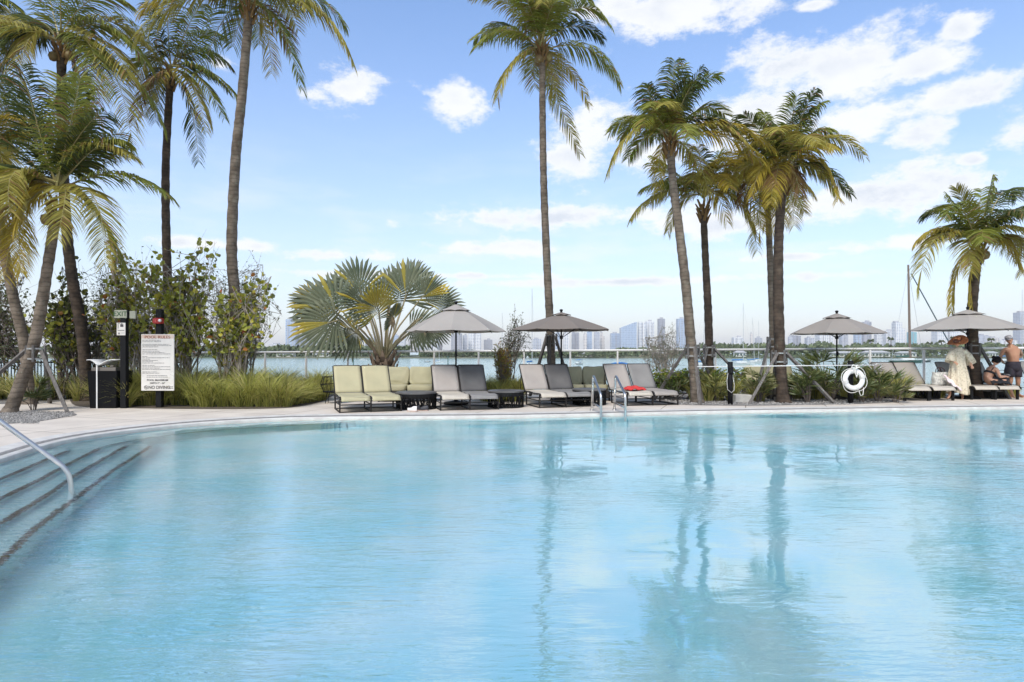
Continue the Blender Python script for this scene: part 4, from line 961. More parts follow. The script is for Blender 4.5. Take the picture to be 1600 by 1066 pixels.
# bent wire chair left of the cream loungers
wc = thing('wire_chair', 'black wire chair half hidden left of the cream loungers', 'chair', base(521, 16.2)); wc.scale = (.8,.8,.78); q = MB()
for i in range(9):
    a = PI*.5+PI*(i/8); q.tube([(math.cos(a)*.30, math.sin(a)*.28, .38), (math.cos(a)*.40, math.sin(a)*.36, .62), (math.cos(a)*.34, math.sin(a)*.30, .86)], .008, 5)
for z, r in ((.38,.3),(.62,.40),(.86,.34)): q.tube([(math.cos(PI*.5+PI*k/10)*r, math.sin(PI*.5+PI*k/10)*r*.92, z) for k in range(11)], .011, 6)
q.build('wire_back', black, wc)
s = MB(); s.lathe([(0,.36),(.32,.36),(.33,.39),(.0,.40)], n=20, cap=False); s.build('seat', black, wc)
for a in (.6, 2.5, 3.8, 5.6): l = MB(); l.tube([(math.cos(a)*.2, math.sin(a)*.2, .36), (math.cos(a)*.27, math.sin(a)*.27, 0)], .01, 6); l.build('leg', black, wc)
# stainless steel rails
def steelrail(name, label, path, r, group=None, cross=None):
    b0 = Vector(path[0]); root = thing(name, label, 'handrail', (b0.x, b0.y, 0), group=group); m = MB()
    cv = []
    P0 = [Vector(p) for p in path]
    for i, p in enumerate(P0):
        if 0 < i < len(P0)-1:
            a = p+(P0[i-1]-p).normalized()*min(.12, (P0[i-1]-p).length*.45); b = p+(P0[i+1]-p).normalized()*min(.12, (P0[i+1]-p).length*.45)
            for k in range(7): t = k/6; cv.append(a*(1-t)**2+p*2*t*(1-t)+b*t*t)
        else: cv.append(p)
    m.tube(cv, r, 12); m.build('rail_tube', steel, root, True, world=True)
    if cross: q = MB(); q.tube(cross, r*.8, 10); q.build('cross_bar', steel, root, True, world=True)
    for p in (P0[0],):
        q = MB(); q.lathe([(r,0),(r*2.2,0),(r*2.2,.012),(r,.02)], (p.x, p.y, .004), 16, cap=False); q.build('flange', steel, root, True, world=True)
    return root
def ladder(label, xb, xf, xt):
    Yb, Yf = 14.3, 13.5; b = Vector(((xb-800)/F*Yb, Yb, 0)); f = Vector(((xf-800)/F*Yf, Yf, 0))
    zt = EYE+(HOR-585.5)/F*Yb; ft = f.copy(); ft.z = EYE+(HOR-617)/F*Yf
    fb = f.copy(); fb.z = -.7; mid = b+Vector((.02, -.03, zt))
    steelrail('pool_ladder_rail', label, [b, mid, ft, fb], .027, 'pool ladder grab rails', [b+UP*.17, Vector((f.x, f.y, .13))])
ladder('left steel grab rail of the pool ladder', 925, 939, 928)
ladder('right steel grab rail of the pool ladder beside the red towel', 960, 977, 963)
hb_ = Vector((-4.47, 6.56, 0)); dd = Vector((-.937, -.35, 0))
steelrail('pool_handrail', 'sloping stainless handrail entering the pool at the steps', [hb_+dd*2.0+UP*.0, hb_+dd*2.0+UP*1.0, hb_+dd*1.55+UP*1.5*.93, hb_+dd*.07+UP*.10, hb_+Vector((.02,.0,-.75))][0:1]+[hb_+dd*2.2+UP*.97, hb_+dd*1.0+UP*.97, hb_+dd*.06+UP*.12, hb_+Vector((.03,.0,-.75))], .0235)
# phone bollard, hook pole and life ring
ph = thing('emergency_phone_post', 'short black post with cable in the gravel bed left of the thick palm', 'post', G(1141, 632.5)); q = MB(); q.tube([(0,0,0),(0,0,1.06)], .062, 16); q.build('post', black, ph, True)
q = MB(); q.tube([(-.06,-.02,.78),(-.10,-.05,.6),(-.09,-.07,.38),(0,-.09,.30),(.07,-.07,.36),(.09,-.03,.5),(.06,0,.72)], .008, 6); q.build('cable', M('pale_cable', (.45,.44,.42), .5), ph, True)
q = MB(); q.rbox((0,-.07,.85), (.10,.05,.16), .01); q.build('phone_box', black, ph)
lp = thing('life_ring_post', 'short black post carrying the white life ring', 'post', G(1329, 630.8)); q = MB(); q.tube([(0,0,0),(0,0,1.08)], .065, 16); q.build('post', black, lp, True)
q = MB(); q.rbox((0,-.075,.70), (.05,.06,.10), .01); q.build('hook', black, lp)
hp = thing('reaching_pole', 'long white rescue pole lying level across the two black posts', 'rescue pole', P(1090,573,15.95)); q = MB()
pa, pb2 = P(1088,573,15.98), P(1362,570.5,16.02); pa.y -= .09; pb2.y -= .09
q.tube([pa, pb2], .011, 8); q.build('pole', whitep, hp, True, world=True)
q = MB(); q.tube([pb2, pb2+Vector((.12,0,.05)), pb2+Vector((.2,0,.0)), pb2+Vector((.14,0,-.08))], .008, 6); q.build('hook', steel, hp, True, world=True)
lr = thing('life_ring', 'white ring buoy with rope hanging on the black post', 'life ring', P(1334,593,15.85)); q = MB(); Rr, rr = .215, .062
vs = []; 
def tor(u, v): a, b = 2*PI*u, 2*PI*v; return ((Rr+rr*math.cos(b))*math.cos(a), rr*.8*math.sin(b), (Rr+rr*math.cos(b))*math.sin(a))
q.grid(tor, 36, 14); q.build('ring', whitep, lr, True)
for a in (.3, 1.9, 3.4, 5.0):
    b = MB(); ca, sa = math.cos(a), math.sin(a)
    b.lathe([(.066,-.03),(.070,-.03),(.070,.03),(.066,.03)], (Rr*ca, 0, Rr*sa), 14, cap=False, rot=Matrix.Rotation(-a, 3, 'Y')); b.build('band', M('ring_band', (.6,.58,.54), .7), lr)
rp = MB(); pts = []
for i in range(49): a = 2*PI*i/48; r = Rr+rr+.012+.045*abs(math.sin(2*(a-.3))); pts.append((r*math.cos(a), -.02, r*math.sin(a)-.01))
rp.tube(pts, .008, 5); rp.tube([(.03,-.07,.33),(-.06,-.08,.36),(-.10,-.08,.30),(.0,-.09,.27),(.10,-.08,.31),(.05,-.07,.36),(-.02,-.08,.2),(.02,-.09,.05),(.06,-.08,.22)], .016, 6); rp.tube([(.1,-.05,-.28),(.14,-.05,-.40),(.2,-.05,-.38),(.22,-.05,-.2)], .009, 5)
rp.build('rope', M('white_rope', (.7,.68,.62), .9), lr, True)
# trash bin with a folded wing lid
tbn = thing('waste_bin', 'tall black tapered bin with white wing shaped lid beside the exit sign post', 'bin', G(160, 638.3)); q = MB()
q.box((0,.30,.43), (.60,.56,.86), taper=1.13); q.build('body', M('bin_black', (.005,.005,.006), .75, spec=.12, col2=(.009,.009,.010), ns=12, stretch=(4,4,.2)), tbn)
q = MB(); q.box((0,.30,.905), (.56,.52,.08)); q.build('collar', M('bin_collar', (.16,.14,.12), .6), tbn)
q = MB()
def wing(s):
    def fn(u, v): x = s*(.02+.37*u)-.10*0; return (x-.12, .02+.56*v, 1.0+.155*math.sin(u*PI*.62)*.8-.0*v)
    return fn
q.grid(wing(1), 10, 2); q.grid(wing(-.68), 10, 2); q.build('lid', whitep, tbn, True, solid=.018)
q = MB(); q.box((-.12,-.012,.5), (.028,.012,1.0)); q.build('front_strip', whitep, tbn)
# ---- lettering helper
def text(body, size, m, parent, loc, rot=(PI/2,0,0), align='CENTER', name='lettering', sx=1.0):
    cu = bpy.data.curves.new('t', 'FONT'); cu.body = body; cu.size = size; cu.align_x = align; cu.align_y = 'CENTER'; cu.extrude = .0015; cu.offset = size*.012
    ob = bpy.data.objects.new('t', cu); C0.objects.link(ob); bpy.context.view_layer.update()
    me = bpy.data.meshes.new_from_object(ob.evaluated_get(bpy.context.evaluated_depsgraph_get())); bpy.data.objects.remove(ob); bpy.data.curves.remove(cu)
    for v in me.vertices: v.co.x *= sx
    me.materials.clear(); me.materials.append(m); o = link(bpy.data.objects.new(name, me)); o.location = loc; o.rotation_euler = rot; o.parent = parent; return o
ink = M('dark_lettering', (.06,.05,.05), .6); redink = M('red_brown_lettering', (.24,.07,.04), .6); greenm = M('green_lettering', (.02,.075,.02), .5)
board = M('sign_white', (.70,.66,.60), .5, col2=(.63,.60,.54), ns=4)
# exit sign
ex = thing('exit_sign_post', 'tall black post with a double exit sign and small white notice beside the bin', 'sign', base(194.5, 14.85)); s_ = 14.85/F
def zz(py): return EYE+(HOR-py)*s_
q = MB(); q.rbox((0,0,zz(497)/2), (.13,.13,zz(497)), .006); q.build('post', black, ex)
xm = M('exit_sign_face', (.36,.36,.27), .5)
q = MB(); q.rbox((-.06,-.03,zz(491.2)), (.30,.07,.19), .012); e1 = q.build('sign_panel', xm, ex)
text('EXIT', .155, greenm, e1, (-.06,-.067,zz(491.2)))
q = MB(); q.rbox((.165,.05,zz(492)), (.13,.09,.18), .01, Matrix.Rotation(.35,3,'Z')); q.build('side_panel', xm, ex)
q = MB(); q.box((.092,-.005,zz(491.3)), (.022,.10,.2)); q.build('divider', black, ex)
q = MB(); q.rbox((-.03,-.078,zz(514.5)), (.20,.012,.29), .004); n1_ = q.build('notice_plate', board, ex)
q = MB(); x0 = -.03; zc = zz(514.5)
q.box((x0-.065,-.086,zc+.07), (.010,.004,.12)); q.box((x0-.045,-.086,zc+.125), (.04,.004,.010)); q.box((x0+.02,-.086,zc+.075), (.07,.004,.05)); q.add([(x0-.02,-.088,zc+.105),(x0+.06,-.088,zc+.105),(x0+.02,-.088,zc+.135)], [(0,1,2)])
q.build('arrow_symbol', ink, n1_)
rg = random.Random(8); q = MB()
for k in range(8): q.box((x0-.07+k*.02,-.086,zc-.03), (.013,.004,.022))
q.box((x0-.045,-.086,zc-.10), (.04,.004,.04))
for k in range(6): q.box((x0+.0+k*.015,-.086,zc-.09), (.010,.004,.008))
q.build('small_print', M('grey_print', (.2,.19,.19), .6), n1_)
# pool rules board
pr = thing('pool_rules_sign', 'white pool rules board on a black post with a red call box above it', 'sign', base(247.5, 14.95)); s_ = 14.9/F
q = MB(); q.rbox((0,.06,zz(483)/2), (.13,.13,zz(483)), .006); q.build('post', black, pr)
bx, bw, bh = .016, .765, 1.315; zc = zz(566.5)
q = MB(); q.rbox((bx,-.05,zc), (bw,.03,bh), .005); bd = q.build('board', board, pr)
q = MB(); q.box((bx,-.0665,zc+bh/2-.055), (bw-.02,.003,.085)); q.build('header_band', M('sign_header', (.56,.40,.31), .6, col2=(.60,.50,.42), ns=6), bd)
def bt(body, size, py, m=ink, x=0, sx=1.): text(body, size, m, bd, (bx+x,-.069,zz(py)), sx=sx)
bt('POOL RULES', .092, 527.2, redink, sx=1.15)
bt('POOL MAXIMUM', .058, 594.2, sx=1.12); bt('DEPTH 7\' - 02"', .052, 598.9, sx=1.08); bt('NO DIVING', .102, 605.6, x=.04, sx=.94)
q = MB()   # prohibition ring with a slash and a small diving figure
def rg_(u, v): a = 2*PI*u; r = .034+.010*v; return (bx-.265+r*math.cos(a), -.070, zz(605.3)+r*math.sin(a))
q.grid(rg_, 24, 1); q.box((bx-.265,-.070,zz(605.3)), (.065,.004,.009), Matrix.Rotation(.78,3,'Y')); q.box((bx-.268,-.071,zz(605.1)), (.035,.004,.008), Matrix.Rotation(-.5,3,'Y'))
q.build('prohibition_symbol', ink, bd)
rg = random.Random(77); q = MB()
def line(py, x0, x1, h=.011):
    x = x0
    while x < x1:
        w_ = rg.uniform(.025,.07); xe = min(x1, x+w_); k = x
        while k < xe-.004: q.box((bx-bw/2+k+.004,-.0685,zz(py)+rg.uniform(-.0015,.0015)), (.0068,.003,h*rg.uniform(.7,1))); k += .0095
        x = xe+.011
for py, a, b in ((531.8,.03,.47),(534,.03,.47),(538.2,.03,.66),(540.2,.03,.70),(542.2,.03,.40),(546.6,.03,.38),(548.9,.03,.44),(551,.03,.56),(553.2,.03,.68),(557,.03,.16),(559.2,.03,.68),(561.3,.03,.20),(563.4,.03,.40),(565.4,.03,.28),(567.4,.03,.54),(571,.03,.32),(573.2,.03,.69),(575.3,.03,.44),(577.3,.03,.69),(581.2,.03,.37),(583.2,.03,.42),(587,.14,.62),(589.4,.13,.63)): line(py, a, b)
line(604.5,.66,.74,.02); line(607,.66,.74,.02)
q.build('small_print', M('print_grey', (.16,.15,.15), .7), bd)
q = MB(); q.rbox((0,-.005,zz(501.5)), (.20,.17,.135), .02); cb2 = q.build('call_box', M('red_enamel', (.33,.012,.012), .35, coat=.4), pr)
q = MB(); q.lathe([(0,-.01),(.035,-.01),(.035,.02),(.02,.035),(0,.04)], (.085,-.09,zz(501)), 14, cap=False, rot=Matrix.Rotation(PI/2,3,'X')); q.build('lamp_lens', M('clear_lens', (.75,.7,.68), .15), cb2, True)
q = MB(); q.rbox((-.01,-.095,zz(501.5)), (.03,.012,.07), .004); q.build('handle', M('light_red', (.5,.06,.05), .4), cb2)
# bags and towel beside the people
bgm = M('tote_canvas', (.62,.60,.54), .85, col2=(.38,.37,.33), ns=22, contrast=(.42,.6), noise_det=2)
tg = thing('tote_bag', 'white patterned tote bag with dark handles on the woven table', 'bag', P(1469.5,598,17.8)); tg.location.z = .37
q = MB()
def bagf(u, v): a = 2*PI*u; e=.45; sgc = lambda t_: math.copysign(abs(t_)**e, t_); w_ = .22*(1-.06*v); return (sgc(math.cos(a))*w_+.01*math.sin(v*9), sgc(math.sin(a))*.10*(1-.2*v), .36*v+.012*math.sin(a*3+v*5))
q.grid(bagf, 28, 8); q.build('bag_body', bgm, tg, True, solid=.01)
q = MB(); 
for y in (-.07,.07): q.tube([(-.09,y,.33),(-.08,y,.44),(-.02,y*.6,.50),(.05,y,.45),(.08,y,.33)], .010, 6)
q.build('handles', M('bag_handle', (.06,.02,.02), .6), tg, True)
pt = MB(); pc = P(1492,600,17.45)
def pf(u, v): return (pc.x-.22+.34*u+.03*math.sin(v*5), pc.y+.16-.30*v, .66-.20*u-.20*v+.03*math.sin(u*12)*math.cos(v*6))
pt.grid(pf, 14, 8)
tag(pt.build('towel', M('pink_towel', (.72,.55,.56), .95, col2=(.78,.70,.70), ns=9), None, True, solid=.03), 'pale pink towel spilling down beside the tote bag', 'towel')
# ================================================================ skyline across the bay
def facade(name, wall, glass, w, h, rough=.5):
    m = bpy.data.materials.new(name); m.use_nodes = True; t = m.node_tree; b = t.nodes['Principled BSDF']; b.inputs['Roughness'].default_value = rough
    tcn = t.nodes.new('ShaderNodeTexCoord'); geo = t.nodes.new('ShaderNodeSeparateXYZ'); t.links.new(tcn.outputs['Object'], geo.inputs[0])
    ad = t.nodes.new('ShaderNodeMath'); ad.operation = 'ADD'; t.links.new(geo.outputs[0], ad.inputs[0]); t.links.new(geo.outputs[1], ad.inputs[1])
    cm = t.nodes.new('ShaderNodeCombineXYZ'); t.links.new(ad.outputs[0], cm.inputs[0]); t.links.new(geo.outputs[2], cm.inputs[1])
    br = t.nodes.new('ShaderNodeTexBrick'); br.offset = 0; br.inputs['Scale'].default_value = 1; br.inputs['Brick Width'].default_value = w; br.inputs['Row Height'].default_value = h; br.inputs['Mortar Size'].default_value = min(w, h)*.2
    br.inputs['Mortar Smooth'].default_value = .1; br.inputs['Color1'].default_value = (*glass, 1); br.inputs['Color2'].default_value = tuple(x*1.5 for x in glass)+(1,); br.inputs['Mortar'].default_value = (*wall, 1)
    t.links.new(cm.outputs[0], br.inputs[0]); t.links.new(br.outputs[0], b.inputs['Base Color']); return m
FA = dict(
 white=facade('white_facade', (.85,.83,.80), (.30,.34,.40), 9, 6), grey=facade('grey_facade', (.55,.55,.58), (.2,.24,.31), 8, 6),
 blue=facade('blue_glass_facade', (.42,.50,.62), (.16,.23,.34), 6, 7, .25), cream=facade('cream_facade', (.76,.70,.64), (.3,.29,.3), 9, 6),
 dark=facade('dark_facade', (.36,.36,.40), (.13,.15,.19), 7, 6), teal=facade('teal_glass_facade', (.24,.50,.55), (.08,.26,.32), 6, 8, .25), pink=facade('pinkish_facade', (.45,.36,.34), (.2,.17,.18), 8, 6))
roofm = M('roof_concrete', (.4,.4,.42), .8)
def tower(label, x0, x1, yt, kind, D=2500, style='box', seed=0):
    rg = random.Random(seed); s = D/F; w = (x1-x0)*s; xc = ((x0+x1)/2-800)*s; zt = EYE+(HOR-yt)*s; H = zt-SEA; dp = w*.8 if w < 60 else 40
    root = thing('tower_building', label, 'tower', (xc, D, SEA), group='towers of the city skyline'); q = MB(); m = FA[kind]
    if style == 'round': q.lathe([(w/2,0),(w/2,H)], (0,w/2,0), 28); q.build('facade', m, root)
    elif style == 'slant':
        q.add([(-w/2,0,0),(w/2,0,0),(w/2,dp,0),(-w/2,dp,0),(-w/2,0,H*.80),(w/2,0,H),(w/2,dp,H),(-w/2,dp,H*.80)], [(3,2,1,0),(4,5,6,7),(0,1,5,4),(1,2,6,5),(2,3,7,6),(3,0,4,7)]); q.build('facade', m, root)
    elif style == 'step':
        q.box((-w*.18,dp/2,H/2), (w*.64,dp,H)); q.build('facade', m, root); q = MB(); q.box((w*.32,dp/2+2,H*.4), (w*.36,dp-4,H*.8)); q.build('lower_wing', m, root)
    elif style == 'twin':
        for sx in (-1, 1): q = MB(); q.box((sx*w*.28,dp/2+(3 if sx > 0 else 0),H*(.5 if sx < 0 else .49)), (w*.44,dp,H*(1 if sx < 0 else .98))); q.build('facade', m, root)
        q = MB(); q.box((0,dp*.6,H*.46), (w*.12,dp*.6,H*.92)); q.build('stair_core', FA['dark'], root)
    else: q.box((0,dp/2,H/2), (w,dp,H)); q.build('facade', m, root)
    if style in ('box', 'step', 'round'):
        q = MB(); rw = w*rg.uniform(.3,.55); q.box((rg.uniform(-.15,.15)*w-(w*.18 if style == 'step' else 0), dp*.5, H+3), (rw, dp*.4, 6)); q.build('rooftop_box', roofm, root)
    if style == 'box' and w > 22:
        nb = rg.randint(1, 3)
        for k in range(nb): q = MB(); q.box(((k+.5)/nb*w-w/2, -1.2, H*.48), (w*.06, 2.0, H*.93)); q.build('balcony_column', roofm, root)
T = [
(446,461.5,499,'blue','box','tall blue glass tower standing alone above the left end of the skyline'),
(462,467,521,'grey','box','narrow grey tower attached right of the tall blue tower'),
(469,482,523,'white','step','stepped white tower just right of the tall blue one'),
(484,489,533,'grey','box','short narrow grey block left of the fan palm leaves'),
(420,444,538,'white','box','low white block at the left end of the skyline beside the shrub'),
(490,502,527,'white','twin','pale paired slabs below the left tips of the fan palm'),
(504,514,530,'cream','box','cream slab below the lowest left fan leaf'),
(516,529,526,'white','box','white slab under the left part of the fan palm'),
(531,541,531,'grey','box','grey slab second left of the fan palm stalks'),
(543,556,526,'cream','step','stepped cream tower left of the fan palm stalks'),
(558,570,529,'white','twin','white paired slabs directly left of the fan palm stalks'),
(572,584,525,'white','box','white slab touching the left fan palm stalk'),
(614,622,524,'blue','box','slim bluish tower just right of the fan palm stalks'),
(623,633,527,'white','box','white slab second right of the fan palm stalks'),
(638,650,527,'cream','box','cream block under the right fan leaves'),
(652,664,531,'white','box','low white block right of the cream block under the umbrella edge'),
(667,684,520,'white','twin','white double slab under the left rim of the light grey umbrella'),
(675,690,535,'pink','box','low pinkish block in front of the white double slab'),
(705,721,521,'dark','box','dark slab right behind the pole of the light grey umbrella'),
(723,730,524,'grey','box','thin grey tower next to the dark slab at the umbrella pole'),
(732,751,518,'white','box','wide white tower under the right half of the light grey umbrella'),
(756,769,531,'dark','box','short dark block left of the wispy bush'),
(833,846,530,'grey','box','short grey block by the left stake of the tallest palm'),
(868,875,520,'blue','box','bluish slab directly left of the brown umbrella pole'),
(881,889,520,'white','box','white slab right of the brown umbrella pole'),
(894,905,519,'dark','twin','dark vertical striped twin slab under the brown umbrella'),
(912,917,522,'cream','box','thin cream slab under the brown umbrella'),
(917.5,925,517,'blue','box','slim blue tower under the right half of the brown umbrella'),
(929,937,519,'grey','box','flat grey slab under the right rim of the brown umbrella'),
(938,945,520,'cream','step','stepped cream tower beside the flat grey slab'),
(955,970,521,'blue','box','bluish open topped tower left of the slanted roof tower'),
(970.5,995,503,'blue','slant','large glass tower with a slanting roof right of the brown umbrella'),
(998,1009,503,'white','twin','tall pale slab immediately right of the slanted tower'),
(1010,1022,502,'white','box','tall pale slab second right of the slanted tower'),
(1029,1039,498,'dark','box','dark topped tower rising behind the bare silver bush'),
(1059,1072,498,'blue','box','blue grey tower touching the leaning grey palm trunk'),
(1147,1162,527,'white','box','low white block left of the clustered boat masts'),
(1173,1176,521,'cream','box','needle thin cream tower among the boat masts'),
(1182,1191,528,'grey','box','short grey pair left of the thick palm'),
(1233,1239,526,'grey','box','small grey block right of the thick palm trunk'),
(1240,1252,524,'dark','twin','dark double slab left of the taupe umbrella pole'),
(1261,1272,528,'grey','box','grey block second left of the taupe umbrella pole'),
(1281,1302,522,'white','box','wide white block just left of the taupe umbrella pole'),
(1315,1326,521,'grey','twin','grey paired slab right of the taupe umbrella pole'),
(1337,1346,521,'blue','box','slim blue slab under the right rim of the taupe umbrella'),
(1351,1364.5,503,'dark','round','grey cylindrical tower at the right rim of the taupe umbrella'),
(1370,1380,516,'white','step','stepped pale tower right of the cylindrical tower'),
(1385,1400,517,'white','box','white slab left of the tallest white tower'),
(1400,1415,504,'white','step','tallest white tower left of the thick brown mast'),
(1422,1432.5,519,'teal','box','teal glass tower directly behind the thick brown mast'),
(1465,1501,516,'white','twin','broad white slab pair under the rightmost umbrella'),
(1530,1545,524,'grey','box','grey block with roof huts right of the short palm trunk'),
(1549,1562,528,'cream','box','cream block left of the man in black shorts'),
(1563,1590,532,'white','box','low white block behind the shoulders of the man in black shorts'),
(1594,1612,488,'grey','box','tall grey tower cut off by the right edge'),
]
for i, (x0, x1, yt, kd, stl, lab) in enumerate(T): tower(lab, x0, x1, yt, kd, 2500+(i*37) % 160, stl, i)
# ================================================================ far trees on the islands (one unbroken belt)
farl = M('far_foliage', (.035,.055,.022), .8, col2=(.12,.145,.065), ns=.25, island=.55)
farl2 = M('far_foliage_light', (.10,.14,.06), .8, col2=(.17,.19,.09), ns=.25, island=.5)
def belt(label, x0, x1, Y0, Y1, prof, n, seed, sz=(.5,1.3)):
    rg = random.Random(seed); mb = MB()
    for i in range(n):
        px = rg.uniform(x0, x1); Y = rg.uniform(Y0, Y1); yt = prof(px); top = EYE+(HOR-yt)/F*Y; h = SEA+.4+(top-SEA-.4)*math.sqrt(rg.random())*rg.uniform(.75,1.02)
        c = Vector(((px-800)/F*Y, Y, h)); s = rg.uniform(*sz); a = Vector((rg.uniform(-1,1), rg.uniform(-1,1), rg.uniform(-1,1))).normalized(); b = a.orthogonal().normalized()
        mb.mi = 0 if rg.random() < .75 else 1
        mb.add([c-a*s-b*s*.2, c-b*s*.8, c+a*s*.9, c+b*s*.7+a*.2], [(0,1,2,3)])
    tag(mb.build('far_trees', [farl, farl2]), label, 'trees', kind='stuff')
def lowbelt(x0, x1, n, seed): belt('low garden bushes along the waterline of the far shore', x0, x1, 306.8, 308.2, lambda x: 553+3*nse(x,.08,9), n, seed, (.3,.8))
def nse(x, s, k): return noise.noise(Vector((x*s, k, 0)))
belt('dark belt of trees on the far shore left of the green islet', -100, 640, 315, 350, lambda x: 541+6*nse(x,.035,1)+3*nse(x,.15,2), 9000, 1)
belt('low green mangrove islet in the middle of the bay', 655, 975, 303, 340, lambda x: 548+2*nse(x,.05,3)+1*nse(x,.3,2), 7000, 2, (.4,1.0))
belt('belt of trees and gardens on the far shore at the right', 960, 1700, 318, 365, lambda x: (544 if x < 1090 else 537)+6*nse(x,.03,5)+4*nse(x,.12,6), 13000, 3)
lowbelt(-100, 640, 900, 7); lowbelt(980, 1700, 900, 8)
# distant coconut palms poking above that belt
dp = None
for i, (x, y) in enumerate([(1471,534),(1489,528),(1500,538),(1549,531),(1453,537),(1361,533),(1392,530)]):
    Y = 335; rgd = random.Random(i+40); g_ = base(x, Y); root = thing('distant_palm', ['distant palm left of the orange hat, second from it', 'taller distant palm just left of the orange hat', 'distant palm whose head shows right at the orange hat', 'distant palm between the short palm trunk and the man', 'small distant palm nearest the thick brown mast', 'distant palm right of the taupe umbrella rim', 'wide headed distant palm below the pale slab tower'][i], 'palm tree', (g_.x, Y, SEA+.7), group='distant palms above the far trees')
    H_ = EYE+(HOR-y)/F*Y-SEA-.7; q = MB(); q.tube([(0,0,0),(.15,0,H_*.5),(0,0,H_)], [.25,.2,.16], 6); q.build('trunk', trunkd, root)
    q = MB()
    for k in range(16):
        a = rgd.uniform(0,6.28); R_ = rgd.uniform(1.8,2.6); u_ = rgd.uniform(-.2,1); o = Vector((math.cos(a),math.sin(a)*.6,0)); s = o.cross(UP).normalized()*.32; p0 = Vector((0,0,H_)); p1 = p0+o*R_*.5+UP*R_*(.15+.4*u_); p2 = p0+o*R_*.95+UP*R_*(-.35+.5*u_)
        q.add([p0, p1+s, p2, p1-s, p1-UP*.4], [(0,1,2),(0,2,3),(0,4,2)])
    q.build('crown', farl, root)
# waterfront houses
hw_ = M('house_white', (.72,.70,.66), .7); hr_ = M('house_roof', (.42,.41,.40), .7); hg_ = M('house_glass', (.10,.13,.15), .3)
for (x0, x1, yt, yb, lab) in [(432,458,549,557,'white waterfront house at the far left of the bay'),(488,515,548,556,'long white waterfront house below the left fan leaves'),(1150,1166,548,556,'small white waterfront house left of the tall mast'),(1206,1232,551,558,'pale waterfront house behind the thick palm'),(1301,1341,549,558,'wide white hipped roof house right of the taupe umbrella pole'),(1350,1391,548,557,'white house with columns left of the tallest white tower'),(1405,1432,549,557,'low white house behind the thick brown mast'),(900,925,551,557,'white house in the trees below the slim blue tower'),(1020,1040,550,556,'white house in the trees behind the bare silver bush'),(1546,1560,549,558,'pale house in the trees behind the seated woman')]:
    Y = 311 if x0 > 640 or x0 < 0 else 309; s = Y/F; w_ = (x1-x0)*s; zb = SEA+.7; zt_ = EYE+(HOR-yt)*s; c = ((x0+x1)/2-800)*s
    root = thing('waterfront_house', lab, 'house', (c, Y, zb), group='houses along the far shore'); H_ = max(1.8, zt_-zb)
    q = MB(); q.box((0,2,H_*.34), (w_,4,H_*.68)); q.build('wall', hw_, root)
    q = MB(); q.add([(-w_*.54,-.6,H_*.68),(w_*.54,-.6,H_*.68),(w_*.54,4.6,H_*.68),(-w_*.54,4.6,H_*.68),(-w_*.3,2,H_),(w_*.3,2,H_)], [(0,1,5,4),(1,2,5),(2,3,4,5),(3,0,4),(3,2,1,0)]); q.build('roof', hr_, root)
    n = max(3, int(w_/1.6))
    for k in range(n):
        q = MB(); q.box(((k+.5)/n*w_*.94-w_*.47, -.03, H_*.34), (w_/n*.5, .1, H_*.36)); q.build('window', hg_, root)
# ================================================================ boats
hullm = M('boat_white', (.7,.7,.68), .35); hulld = M('boat_dark', (.03,.05,.05), .4); mastm = M('mast_alloy', (.5,.5,.5), .4, .5); bluec = M('blue_canvas', (.03,.12,.34), .8, col2=(.05,.2,.45), ns=2); hullg = M('hull_green', (.02,.09,.07), .4); mastw = M('mast_wood', (.11,.07,.05), .7, col2=(.2,.15,.11), ns=6)
def hullmesh(L, Bm, H, ang=0.):
    q = MB(); 
    def fn(u, v):
        t = u*2-1; b = Bm/2*(1-max(0, t)**2.4)*(1-.25*max(0, -t)**2); a = (v-.5)*PI; w_ = math.sin(a)
        return (t*L/2*(1+.04*(1-abs(w_)) if t > 0 else 1), b*math.copysign(abs(w_)**.6, w_), -H*.35+H*(abs(w_)**1.6)*(.85+.25*max(0, t)**2))
    q.grid(fn, 16, 10); return q
def sailboat(label, px, py, L, mast_top=None, lean=0., hm=hullm, mm=mastm, rz=0., boom=True, r=.07, extra=None, cover=bluec, group='sailing boats moored in the bay'):
    Y = (EYE-SEA)*F/(py-HOR); c = Vector(((px-800)/F*Y, Y, SEA)); root = thing('sailboat', label, 'boat', c, rz, group); Bm = L*.30; H = L*.13
    hullmesh(L, Bm, H).build('hull', hm, root, True)
    q = MB(); q.add([(L/2*math.cos(0)*(t)*.96, s*Bm/2*(1-max(0,t)**2.4)*.93*(1-.25*max(0,-t)**2), H*.62) for t in (-1,-.5,0,.5,.95) for s in (-1,1)], [(0,2,3,1),(2,4,5,3),(4,6,7,5),(6,8,9,7)]); q.build('deck', hullm, root)
    q = MB(); q.rbox((0,0,H*.62+H*.2), (L*.36,Bm*.5,H*.42), H*.1); q.build('cabin', hullm, root)
    if mast_top is not None:
        mt = EYE-SEA+(HOR-mast_top)/F*Y; q = MB(); q.tube([(L*.08,0,H*.5),(L*.08+lean*mt,0,mt)], [r, r*.7], 8); mo = q.build('mast', mm, root)
        q = MB(); q.tube([(L*.08+lean*mt*.96,0,mt*.96),(L*.48,0,H*.8)], r*.15, 3); q.tube([(L*.08+lean*mt*.96,0,mt*.96),(-L*.48,0,H*.8)], r*.15, 3)
        q.build('stays', mastm, root)
        if boom: q = MB(); q.tube([(L*.06,0,H*1.5),(-L*.34,0,H*1.42)], L*.022, 7); q.build('furled_sail', cover, root)
    return root
sailboat('small moored sailboat seen left of the light grey umbrella pole', 685, 567, 2.9, 528, 0, rz=.1)
sailboat('sailboat with a tall thin mast between wispy bush and brown umbrella', 830, 575, 7.5, 451, 0, rz=1.2, r=.09)
